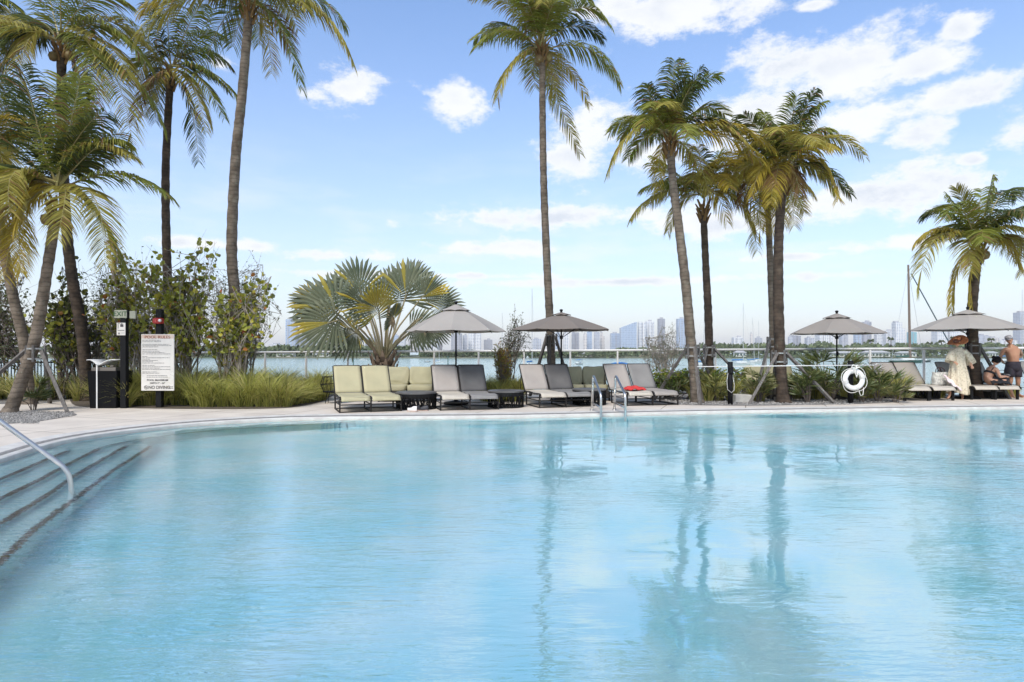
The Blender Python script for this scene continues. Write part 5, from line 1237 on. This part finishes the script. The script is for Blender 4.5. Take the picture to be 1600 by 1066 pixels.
sailboat('sailboat whose short mast pokes through the wispy bush', 783, 572, 6, 489, 0, rz=1.0)
sailboat('sailboat with a slightly leaning mast between the two leaning palms', 1096, 574, 7, 474, .03, rz=.5)
sailboat('sailboat with blue sail cover left of the thick palm, tallest of the pale masts', 1158, 571, 7.5, 474, 0, rz=.15, r=.08)
sailboat('sailboat with a leaning mast right behind the blue covered one', 1177, 568, 6, 497, -.06, rz=.3)
sailboat('sailboat with a thin upright mast nearest the thick palm trunk', 1184, 566, 6, 501, 0, rz=.6)
sailboat('sailboat whose mast rises at the right edge of the photo', 1595, 569, 7, 453, 0, rz=.3)
kt = sailboat('dark green hulled ketch with a thick brown mast and long slanting stay', 1418, 567, 10.5, 414, -.02, hullg, mastw, 0.05, r=.40, cover=hullg)
q = MB(); mt = EYE-SEA+(HOR-428)/F*197; q.tube([(3.9,0,mt*.5+8),(15.5,0,.8)], .05, 4)
q = MB(); Yk = 3950/20; m0 = P(1424,428,Yk); m1 = P(1497,575,Yk-25); q.tube([m0-kt.location, m1-kt.location], .17, 5); q.build('slanting_spar', hulld, kt)
def motorboat(label, px, py, L, hm, cover, rz=0., canopy=True):
    Y = (EYE-SEA)*F/(py-HOR); c = Vector(((px-800)/F*Y, Y, SEA)); root = thing('motorboat', label, 'boat', c, rz, 'small motor craft in the bay'); Bm = L*.36; H = L*.16
    hullmesh(L, Bm, H).build('hull', hm, root, True)
    q = MB(); q.rbox((-L*.05,0,H*.8), (L*.5,Bm*.6,H*.5), H*.12); q.build('console', hullm, root)
    if canopy:
        q = MB(); q.grid(lambda u, v: (-L*.35+L*.6*u, (v-.5)*Bm*.85, H*1.9+.12*L*.3*math.sin(PI*u)*math.sin(PI*v)), 8, 6); q.build('canopy', cover, root, True, solid=.05)
        for sx in (-.3, .2):
            for sy in (-1, 1): p = MB(); p.tube([(L*sx, sy*Bm*.36, H*.6), (L*sx, sy*Bm*.38, H*1.9)], .035, 5); p.build('canopy_post', mastm, root)
motorboat('small dark dinghy left of the moored sailboat', 668, 566, 2.0, hulld, bluec, 0, False)
motorboat('tiny runabout on open water behind the fan palm trunk', 567, 563, 3, hullm, bluec, .2, False)
motorboat('motorboat with a blue canvas top right of the brown umbrella pole', 905, 570, 4.2, hullm, bluec, 1.0)
motorboat('motorboat moored at the right behind the shirtless man', 1568, 567, 6.5, hullm, bluec, .05)
motorboat('dark workboat right of the thick brown mast', 1442, 566, 5.5, hulld, hulld, .1, False)
# big shrink covered boat close to the railing
cv_ = thing('covered_boat', 'white boat with blue striped cover lying just beyond the railing behind the end loungers', 'boat', (P(968,575,60).x, 60, SEA), .0); hullmesh(3.3, 1.5, .9).build('hull', hullm, cv_, True); Yc = 60
def cvf(u, v): t = u*2-1; a = PI*v; return (t*1.55, math.cos(a)*.75*(1-max(0,t)**3*.7), .6+math.sin(a)*(1.55-.75*(t+1)/2*0-.55*abs(t)**2)*1.0)
q = MB(); q.grid(cvf, 20, 10)
q2 = MB(); q2.grid(lambda u, v: tuple(Vector(cvf(u*.82+.12, v*.22+.46))+Vector((0,0,.02))), 16, 4)
q.build('cover', M('boat_cover', (.66,.68,.70), .7), cv_, True, solid=.03); q2.build('cover_stripe', bluec, cv_, True, solid=.03)
q = MB(); q.rbox((-1.75,0,1.35), (.5,.8,.55), .1, Matrix.Rotation(.25,3,'Y')); q.build('blue_tarp', bluec, cv_)
cv_.scale = (.8,.8,.8); cv_.location.z = EYE-(571-HOR)/F*60-.2-1.0*.8
cv_.location.z = SEA
cv_.location.y = 100; cv_.location.x = .168*100; cv_.scale = (1.3,1.2,.95)
# channel marker posts
for i, (x, y0, y1) in enumerate([(552,561,570),(700,552,563)]):
    c = Vector(((x-800)/F*160, 160, SEA)); root = thing('channel_marker', ['dark green marker post in the water left of the fan palm trunk', 'thin green marker post in the water left of the umbrella pole'][i], 'marker post', c, group='channel markers'); q = MB(); q.tube([(0,0,-.5),(0,0,2.1)], .11, 8); q.build('pile', hullg, root); q = MB(); q.lathe([(.13,2.1),(.14,2.3),(.02,2.45)], n=8); q.build('cap', hullg, root)
# ================================================================ people
skin1 = M('skin_tan', (.42,.215,.125), .55, col2=(.36,.175,.10), ns=6); skin2 = M('skin_fair', (.55,.31,.20), .55, col2=(.48,.26,.17), ns=6)
hairb = M('hair_black', (.008,.007,.007), .8, spec=.15); hairg = M('hair_grey', (.24,.23,.23), .7, col2=(.10,.09,.09), ns=30)
def skinmesh(J, E, root_j):
    names = list(J); idx = {n: i for i, n in enumerate(names)}
    me = bpy.data.meshes.new('b'); me.from_pydata([J[n][0] for n in names], [(idx[a], idx[b]) for a, b in E], []); ob = bpy.data.objects.new('b', me); C0.objects.link(ob)
    mod = ob.modifiers.new('s', 'SKIN'); mod.use_smooth_shade = True
    lay = me.skin_vertices[0].data
    for n in names:
        r = J[n][1]; r = (r, r) if not isinstance(r, tuple) else r
        lay[idx[n]].radius = r; lay[idx[n]].use_root = (n == root_j)
    sb = ob.modifiers.new('u', 'SUBSURF'); sb.levels = 2; sb.render_levels = 2
    bpy.context.view_layer.update()
    out = bpy.data.meshes.new_from_object(ob.evaluated_get(bpy.context.evaluated_depsgraph_get())); bpy.data.objects.remove(ob)
    return out
def headmesh(c, yaw, pitch, roll=0., s=1.0):
    q = MB(); Rm = Matrix.Rotation(yaw, 3, 'Z') @ Matrix.Rotation(pitch, 3, 'X') @ Matrix.Rotation(roll, 3, 'Y')
    def fn(u, v):
        a = 2*PI*u; b = PI*(v-.5); x = math.cos(b)*math.sin(a); y = -math.cos(b)*math.cos(a); z = math.sin(b)
        X = x*.075*(1-.16*max(0, -z)); Y_ = y*.092; Z = z*.118
        front = max(0, -y)
        nose = math.exp(-((x)/.13)**2)*math.exp(-((z+.12)/.22)**2)*front; Y_ -= nose*.024
        for ex_ in (-.36, .36): Y_ += math.exp(-((x-ex_)/.17)**2-((z-.06)/.11)**2)*front*.010
        Y_ -= math.exp(-(x/.30)**2-((z-.20)/.08)**2)*front*.005
        Y_ -= math.exp(-(x/.22)**2-((z+.48)/.07)**2)*front*.006
        Y_ -= math.exp(-(x/.30)**2-((z+.80)/.16)**2)*.014
        if z < -.5 and y > 0: Y_ *= .8
        p = Rm @ (Vector((X, Y_, Z))*s); return p+Vector(c)
    q.grid(fn, 32, 24)
    for sx in (-1, 1):
        for k in range(1): q.lathe([(0,-.006),(.014,-.008),(.018,0),(.012,.008),(0,.004)], Vector(c)+Rm@(Vector((sx*.077,.006,.0))*s), 8, cap=False, rot=Rm@Matrix.Rotation(PI/2,3,'Y'), sx=1.6)
    return q, Rm
def hand(J, E, pre, w, dr, palm, curl=.5, s=1.0):
    dr = Vector(dr).normalized(); palm = Vector(palm); palm = (palm-dr*palm.dot(dr)).normalized(); sd_ = dr.cross(palm)
    w = Vector(w); k = w+dr*.05*s; J[pre+'p'] = (tuple(k), (.032*s, .016*s)); E.append((pre, pre+'p'))
    for i, (o, L) in enumerate([(-.030,.062),(-.010,.074),(.010,.070),(.028,.054)]):
        a = k+dr*.045*s+sd_*o*s; b = a+(dr+palm*curl*.5).normalized()*L*.5*s; c = b+(dr*.6+palm*curl).normalized()*L*.5*s
        for n_, q, r in ((f'{pre}{i}a', a, .0095), (f'{pre}{i}b', b, .0085), (f'{pre}{i}c', c, .0072)): J[n_] = (tuple(q), r*s)
        E += [(pre+'p', f'{pre}{i}a'), (f'{pre}{i}a', f'{pre}{i}b'), (f'{pre}{i}b', f'{pre}{i}c')]
    a = w+dr*.02*s-sd_*.032*s+palm*.01; b = a+(dr*.7-sd_*.6+palm*.3).normalized()*.045*s
    J[pre+'t1'] = (tuple(a), .011*s); J[pre+'t2'] = (tuple(b), .009*s); E += [(pre, pre+'t1'), (pre+'t1', pre+'t2')]
def person(label, loc, rz, J, E, headc, yaw, pitch, roll, sk, rootj='pelvis', hs=1.0):
    root = thing('person', label, 'person', loc, rz)
    body = skinmesh(J, E, rootj); q, Rm = headmesh(headc, yaw, pitch, roll, hs)
    hm_ = q.mesh('h', sk, True); bm = bmesh.new(); bm.from_mesh(body); bm.from_mesh(hm_)
    for f in bm.faces: f.smooth = True; f.material_index = 0
    me = bpy.data.meshes.new('body'); bm.to_mesh(me); bm.free(); me.materials.append(sk)
    o = link(bpy.data.objects.new('body', me)); o.parent = root
    return root, Rm, Vector(headc)
def face(root, Rm, hc, s=1.0):
    e = MB()
    for sx in (-1, 1): e.lathe([(0,-.004),(.011,-.003),(.012,.0),(.008,.004),(0,.005)], hc+Rm@(Vector((sx*.028,-.082,.008))*s), 8, cap=False, rot=Rm@Matrix.Rotation(PI/2,3,'X'))
    e.build('eyes', hairb, root, True)
    m = MB(); m.rbox(hc+Rm@(Vector((0,-.092,-.055))*s), (.042*s,.008,.009), .003, Rm); m.build('lips', M('lips', (.35,.10,.08), .5), root)
def haircap(root, Rm, hc, m, s=1.0, low=-.25, thick=1.12, name='hair', back=.0):
    q = MB()
    def fn(u, v):
        a = 2*PI*u; fr_ = -math.cos(a); lo = low+(.62*max(0, math.cos(a))**.8); z0 = math.asin(max(-.95, min(.95, lo)))
        b = z0+(PI/2-z0)*v; x = math.cos(b)*math.sin(a); y = -math.cos(b)*math.cos(a); z = math.sin(b)
        p = Vector((x*.075*thick, y*.092*thick+back*.01, z*.118*thick+.004)); p *= 1+.05*noise.noise(p*40)
        return hc+Rm@(p*s)
    q.grid(fn, 28, 10); return q.build(name, m, root, True, solid=.006)
# -- the standing man, shirtless, leaning, arms back
L = G(1583, 620.8); J, E = {}, []
def j(n, p, r): J[n] = (p, r)
j('pelvis', (0,0,.93), (.155,.115)); j('waist', (-.01,0,1.07), (.145,.105)); j('chest', (-.05,-.01,1.28), (.175,.12)); j('neckb', (-.10,-.02,1.47), (.075,.07)); j('neck', (-.125,-.04,1.54), .055)
j('hl', (.095,0,.84), .095); j('kl', (.12,-.03,.48), (.062,.065)); j('cl', (.145,.01,.36), .058); j('al', (.165,.03,.09), .040); j('fl', (.17,-.07,.035), (.045,.028)); j('tl', (.175,-.16,.025), (.042,.02))
j('hr', (-.095,0,.84), .095); j('kr', (-.10,-.04,.48), (.062,.065)); j('cr', (-.105,0,.36), .058); j('ar', (-.12,.03,.09), .040); j('fr', (-.13,-.07,.035), (.045,.028)); j('tr', (-.14,-.16,.025), (.042,.02))
j('sl', (.13,.0,1.375), .074); j('el', (.315,.07,1.20), .045); j('wl', (.13,.16,1.04), .030)
j('sr', (-.255,.0,1.38), .070); j('er', (-.31,.10,1.12), .045); j('wr', (-.16,.17,.98), .030)
E += [('pelvis','waist'),('waist','chest'),('chest','neckb'),('neckb','neck'),('pelvis','hl'),('hl','kl'),('kl','cl'),('cl','al'),('al','fl'),('fl','tl'),('pelvis','hr'),('hr','kr'),('kr','cr'),('cr','ar'),('ar','fr'),('fr','tr'),('chest','sl'),('sl','el'),('el','wl'),('chest','sr'),('sr','er'),('er','wr')]
hand(J, E, 'wl', J['wl'][0], (-1,.1,-.2), (0,-1,0), .7); hand(J, E, 'wr', J['wr'][0], (1,.1,-.3), (0,-1,0), .7)
rt_, Rm, hc = person('shirtless man in black swim shorts standing with arms behind him at the right edge', L, .0, J, E, (-.15,-.055,1.63), -.75, .25, -.25, skin1)
face(rt_, Rm, hc); haircap(rt_, Rm, hc, hairg, low=.0)
q = MB(); q.lathe([(.0,.0),(.07,.005),(.088,-.03),(.092,-.075)], hc+Rm@Vector((0,.0,.125)), 18, cap=False, rot=Rm); q.add([hc+Rm@Vector(p) for p in ((-.06,-.07,.055),(.06,-.07,.055),(.045,-.16,.045),(-.045,-.16,.045))], [(0,1,2,3)]); q.build('cap', M('cap_grey', (.36,.35,.36), .8, col2=(.2,.19,.2), ns=20), rt_, True, solid=.006)
def shorts():
    q = MB(); n = 20
    rings = [((0,0,1.02),.182,.148),((0,0,.95),.186,.150),((0,0,.86),.200,.156),((0,0,.76),.205,.150)]
    q.lathe([(1,0),(1,0)], n=3) if False else None
    vs = []
    for c, rx, ry in rings:
        for k in range(n): a = 2*PI*k/n; vs.append((c[0]+rx*math.cos(a), c[1]+ry*math.sin(a), c[2]))
    q.add(vs, [(i*n+k, i*n+(k+1) % n, (i+1)*n+(k+1) % n, (i+1)*n+k) for i in range(3) for k in range(n)])
    for sx, x in ((-1,-.10),(1,.10)):
        q.lathe([(.10,.86),(.118,.78),(.122,.68),(.120,.58)], (x,-.0,0), 18, cap=False, sy=1.15)
    return q
shorts().build('swim_shorts', M('black_shorts', (.012,.011,.016), .7, col2=(.03,.02,.03), ns=14), rt_, True, solid=.008)
# -- the standing woman in the long cream dress
L = G(1497, 623.8); J, E = {}, []
j('pelvis', (0,0,.88), (.14,.11)); j('waist', (0,0,1.02), (.115,.09)); j('chest', (.0,0,1.22), (.14,.10)); j('neckb', (-.01,0,1.38), (.06,.055)); j('neck', (-.025,-.01,1.44), .045)
j('hl', (.09,0,.80), .085); j('kl', (.10,-.04,.45), .055); j('al', (.13,.02,.085), .034); j('fl', (.10,-.04,.03), (.036,.024)); j('tl', (.04,-.09,.022), (.034,.018))
j('hr', (-.08,0,.80), .085); j('kr', (-.16,-.02,.45), .055); j('ar', (-.20,.05,.10), .034); j('fr', (-.26,0,.04), (.036,.024)); j('tr', (-.32,-.03,.022), (.034,.018))
j('sl', (.16,0,1.33), .055); j('el', (.30,.02,1.10), .038); j('wl', (.28,-.12,.95), .025)
j('sr', (-.16,0,1.33), .055); j('er', (-.24,-.03,1.10), .038); j('wr', (-.20,-.18,1.02), .025)
E = [('pelvis','waist'),('waist','chest'),('chest','neckb'),('neckb','neck'),('pelvis','hl'),('hl','kl'),('kl','al'),('al','fl'),('fl','tl'),('pelvis','hr'),('hr','kr'),('kr','ar'),('ar','fr'),('fr','tr'),('chest','sl'),('sl','el'),('el','wl'),('chest','sr'),('sr','er'),('er','wr')]
hand(J, E, 'wl', J['wl'][0], (-.2,-.6,-.6), (0,-.2,-1), .5, .9); hand(J, E, 'wr', J['wr'][0], (-.2,-.8,-.3), (0,-.2,-1), .5, .9)
rt_, Rm, hc = person('woman in a loose cream patterned dress and wide rust sun hat standing barefoot', L, .0, J, E, (-.05,-.03,1.555), -1.05, .30, 0, skin2, hs=.95)
face(rt_, Rm, hc, .95); haircap(rt_, Rm, hc, M('hair_auburn', (.12,.04,.02), .6), low=-.5, s=.95)
drm = M('cream_dress', (.68,.60,.45), .9, col2=(.46,.39,.26), ns=22, contrast=(.50,.64), noise_det=5, bump=.4, bs=25, trans=.1)
q = MB()
prof = [(1.42,.075,.07,0),(1.36,.18,.10,0),(1.25,.20,.135,0),(1.08,.195,.14,0),(.92,.225,.17,0),(.72,.265,.20,.01),(.50,.30,.225,.015),(.30,.33,.24,.02),(.17,.345,.25,.02)]
def drf(u, v):
    t = v*(len(prof)-1); i = min(len(prof)-2, int(t)); f_ = t-i; a_, b_ = prof[i], prof[i+1]; z, rx, ry, ox = [a_[k]*(1-f_)+b_[k]*f_ for k in range(4)]
    a = 2*PI*u; fo = 1+(.02+.09*v)*math.sin(a*9+v*2.5+1.2*math.sin(v*5))+.03*v*math.sin(a*17+v*7)
    z2 = z+.05*v*math.sin(a*2+.8)
    return (ox+rx*.86*fo*math.cos(a), ry*.9*fo*math.sin(a), z2)
q.grid(drf, 96, 30); q.build('dress', drm, rt_, True, solid=.008)
for (S, M_, Eo, lab) in (((.14,0,1.35),(.29,.02,1.18),(.36,.0,.98),'l'),((-.14,0,1.35),(-.22,-.03,1.18),(-.26,-.06,1.02),'r')):
    q = MB(); S, M_, Eo = Vector(S), Vector(M_), Vector(Eo); rr = [.07,.08,.095,.125]; pts = [S, S.lerp(M_,.5), M_, Eo]; vs = []; n = 28
    for i, p in enumerate(pts):
        for k in range(n): a = 2*PI*k/n; f_ = 1+.10*i/3*math.sin(a*6+i); d_ = (Eo-S).normalized(); s1 = d_.orthogonal().normalized(); s2 = d_.cross(s1); vs.append(p+(s1*math.cos(a)+s2*math.sin(a))*rr[i]*f_)
    q.add(vs, [(i*n+k, i*n+(k+1) % n, (i+1)*n+(k+1) % n, (i+1)*n+k) for i in range(3) for k in range(n)]); q.build('sleeve', drm, rt_, True, solid=.006)
# hat: crown and wide brim tipped back to the right
HR = Matrix.Rotation(-.50, 3, 'Y') @ Matrix.Rotation(.30, 3, 'X')
hatm = M('rust_straw', (.58,.22,.09), .8, col2=(.42,.14,.055), ns=30, bump=.5, bs=120)
ht = hc+Vector((.02,.02,.07))
q = MB()
def brim(u, v): a = 2*PI*u; r = .095+.150*v; return ht+HR@Vector((r*math.cos(a), r*math.sin(a), -.01+.035*v*math.sin(a*2+.6)-.02*v))
q.grid(brim, 40, 6)
def crn(u, v): a = 2*PI*u; b = v*PI/2; r = .098*math.cos(b)**.6 if v < 1 else 0; return ht+HR@Vector((r*math.cos(a), r*math.sin(a), .12*math.sin(b)-.012))
q.grid(crn, 32, 8); ho = q.build('sun_hat', hatm, rt_, True, solid=.006)
q = MB(); q.lathe([(.100,-.005),(.102,.03)], ht, 28, cap=False, rot=HR); q.build('hat_band', M('hat_band', (.10,.03,.015), .7), ho, True, solid=.004)
# -- the seated woman, profile to the right, on the lounger
seatc = Vector(((1541-800)/F*17.75, 17.75, 0)); J, E = {}, []
j('pelvis', (0,0,.47), (.14,.13)); j('waist', (.03,0,.60), (.095,.115)); j('chest', (.12,0,.76), (.095,.13)); j('neckb', (.205,0,.90), (.05,.055)); j('neck', (.235,0,.945), .042)
j('hl', (.10,-.09,.46), .088); j('kl', (.50,-.10,.50), .060); j('al', (.62,-.13,.13), .036); j('fl', (.67,-.13,.045), .026); j('tl', (.76,-.13,.025), (.034,.018))
j('hr', (.10,.09,.46), .088); j('kr', (.50,.09,.50), .060); j('ar', (.56,.10,.13), .036); j('fr', (.62,.10,.045), .026); j('tr', (.71,.10,.025), (.034,.018))
j('sl', (.165,-.16,.84), .052); j('el', (.24,-.20,.60), .037); j('wl', (.44,-.12,.62), .025)
j('sr', (.165,.16,.84), .052); j('er', (.26,.19,.62), .037); j('wr', (.45,.06,.63), .025)
E = [('pelvis','waist'),('waist','chest'),('chest','neckb'),('neckb','neck'),('pelvis','hl'),('hl','kl'),('kl','al'),('al','fl'),('fl','tl'),('pelvis','hr'),('hr','kr'),('kr','ar'),('ar','fr'),('fr','tr'),('chest','sl'),('sl','el'),('el','wl'),('chest','sr'),('sr','er'),('er','wr')]
hand(J, E, 'wl', J['wl'][0], (1,.3,.05), (.1,.3,-1), .7, .9); hand(J, E, 'wr', J['wr'][0], (1,-.3,.05), (.1,-.3,-1), .7, .9)
rt_, Rm, hc = person('dark haired woman in a black bikini top sitting on the lounger looking down', seatc, .0, J, E, (.275,0,1.045), PI/2, .55, 0, skin2, hs=.95)
face(rt_, Rm, hc, .95); haircap(rt_, Rm, hc, hairb, low=-.55, s=.97, thick=1.2)
q = MB(); q.lathe([(0,-.05),(.04,-.035),(.052,0),(.04,.035),(0,.05)], hc+Rm@Vector((0,.11,.05)), 14, cap=False, rot=Rm); q.build('hair_bun', hairb, rt_, True)
blk = M('black_fabric', (.012,.012,.014), .8)
q = MB(); q.lathe([(1.0,-.03),(1.02,0),(1.0,.03)], (.095,0,.715), 24, cap=False, sx=.112, sy=.150, rot=Matrix.Rotation(.5,3,'Y')); q.tube([(.03,-.1,.74),(.10,-.13,.86),(.18,-.12,.80)], .010, 5); q.build('bikini_top', blk, rt_, True, solid=.006)
q = MB(); q.grid(lambda u, v: (.02+.54*u, -.21+.42*v, .590-.16*abs(v-.5)**2*4+.012*math.sin(u*14+v*6)-.10*max(0,u-.85)/.15-.05*max(0,.15-u)/.15), 20, 12); q.build('lap_wrap', blk, rt_, True, solid=.02)
ph_ = MB(); ph_.rbox((0,0,0), (.075,.15,.010), .003, Matrix.Rotation(.4,3,'Y')); o = ph_.build('phone', M('phone_case', (.5,.5,.5), .3)); o.location = seatc+Vector((.56,-.03,.665)); tag(o, 'phone held in both hands by the seated woman', 'phone')
bk = thing('beach_bag', 'soft black bag standing on the lounger behind the seated woman', 'bag', seatc+Vector((.62,.25,.38))); q = MB()
q.grid(lambda u, v: (.22*math.cos(2*PI*u)*(1-.25*v), .12*math.sin(2*PI*u)*(1-.3*v), .30*v+.02*math.sin(8*u)), 24, 6); q.build('bag_body', blk, bk, True, solid=.01)
q = MB(); q.tube([(-.12,0,.28),(-.08,0,.40),(.06,0,.40),(.12,0,.28)], .01, 6); q.build('strap', blk, bk, True)
# ================================================================ haze over the bay
hv = bpy.data.materials.new('haze'); hv.use_nodes = True; t = hv.node_tree; t.nodes.clear()
pv = t.nodes.new('ShaderNodeVolumePrincipled'); pv.inputs['Color'].default_value = (1, .975, .94, 1); pv.inputs['Density'].default_value = .00013
ou = t.nodes.new('ShaderNodeOutputMaterial'); t.links.new(pv.outputs[0], ou.inputs['Volume'])
q = MB(); q.box((0, 4400, 58), (12400, 9300, 130)); o = q.build('haze', hv); o['kind'] = 'stuff'; o['label'] = 'thin pale haze over the bay'; o['category'] = 'haze'
bpy.context.view_layer.update()
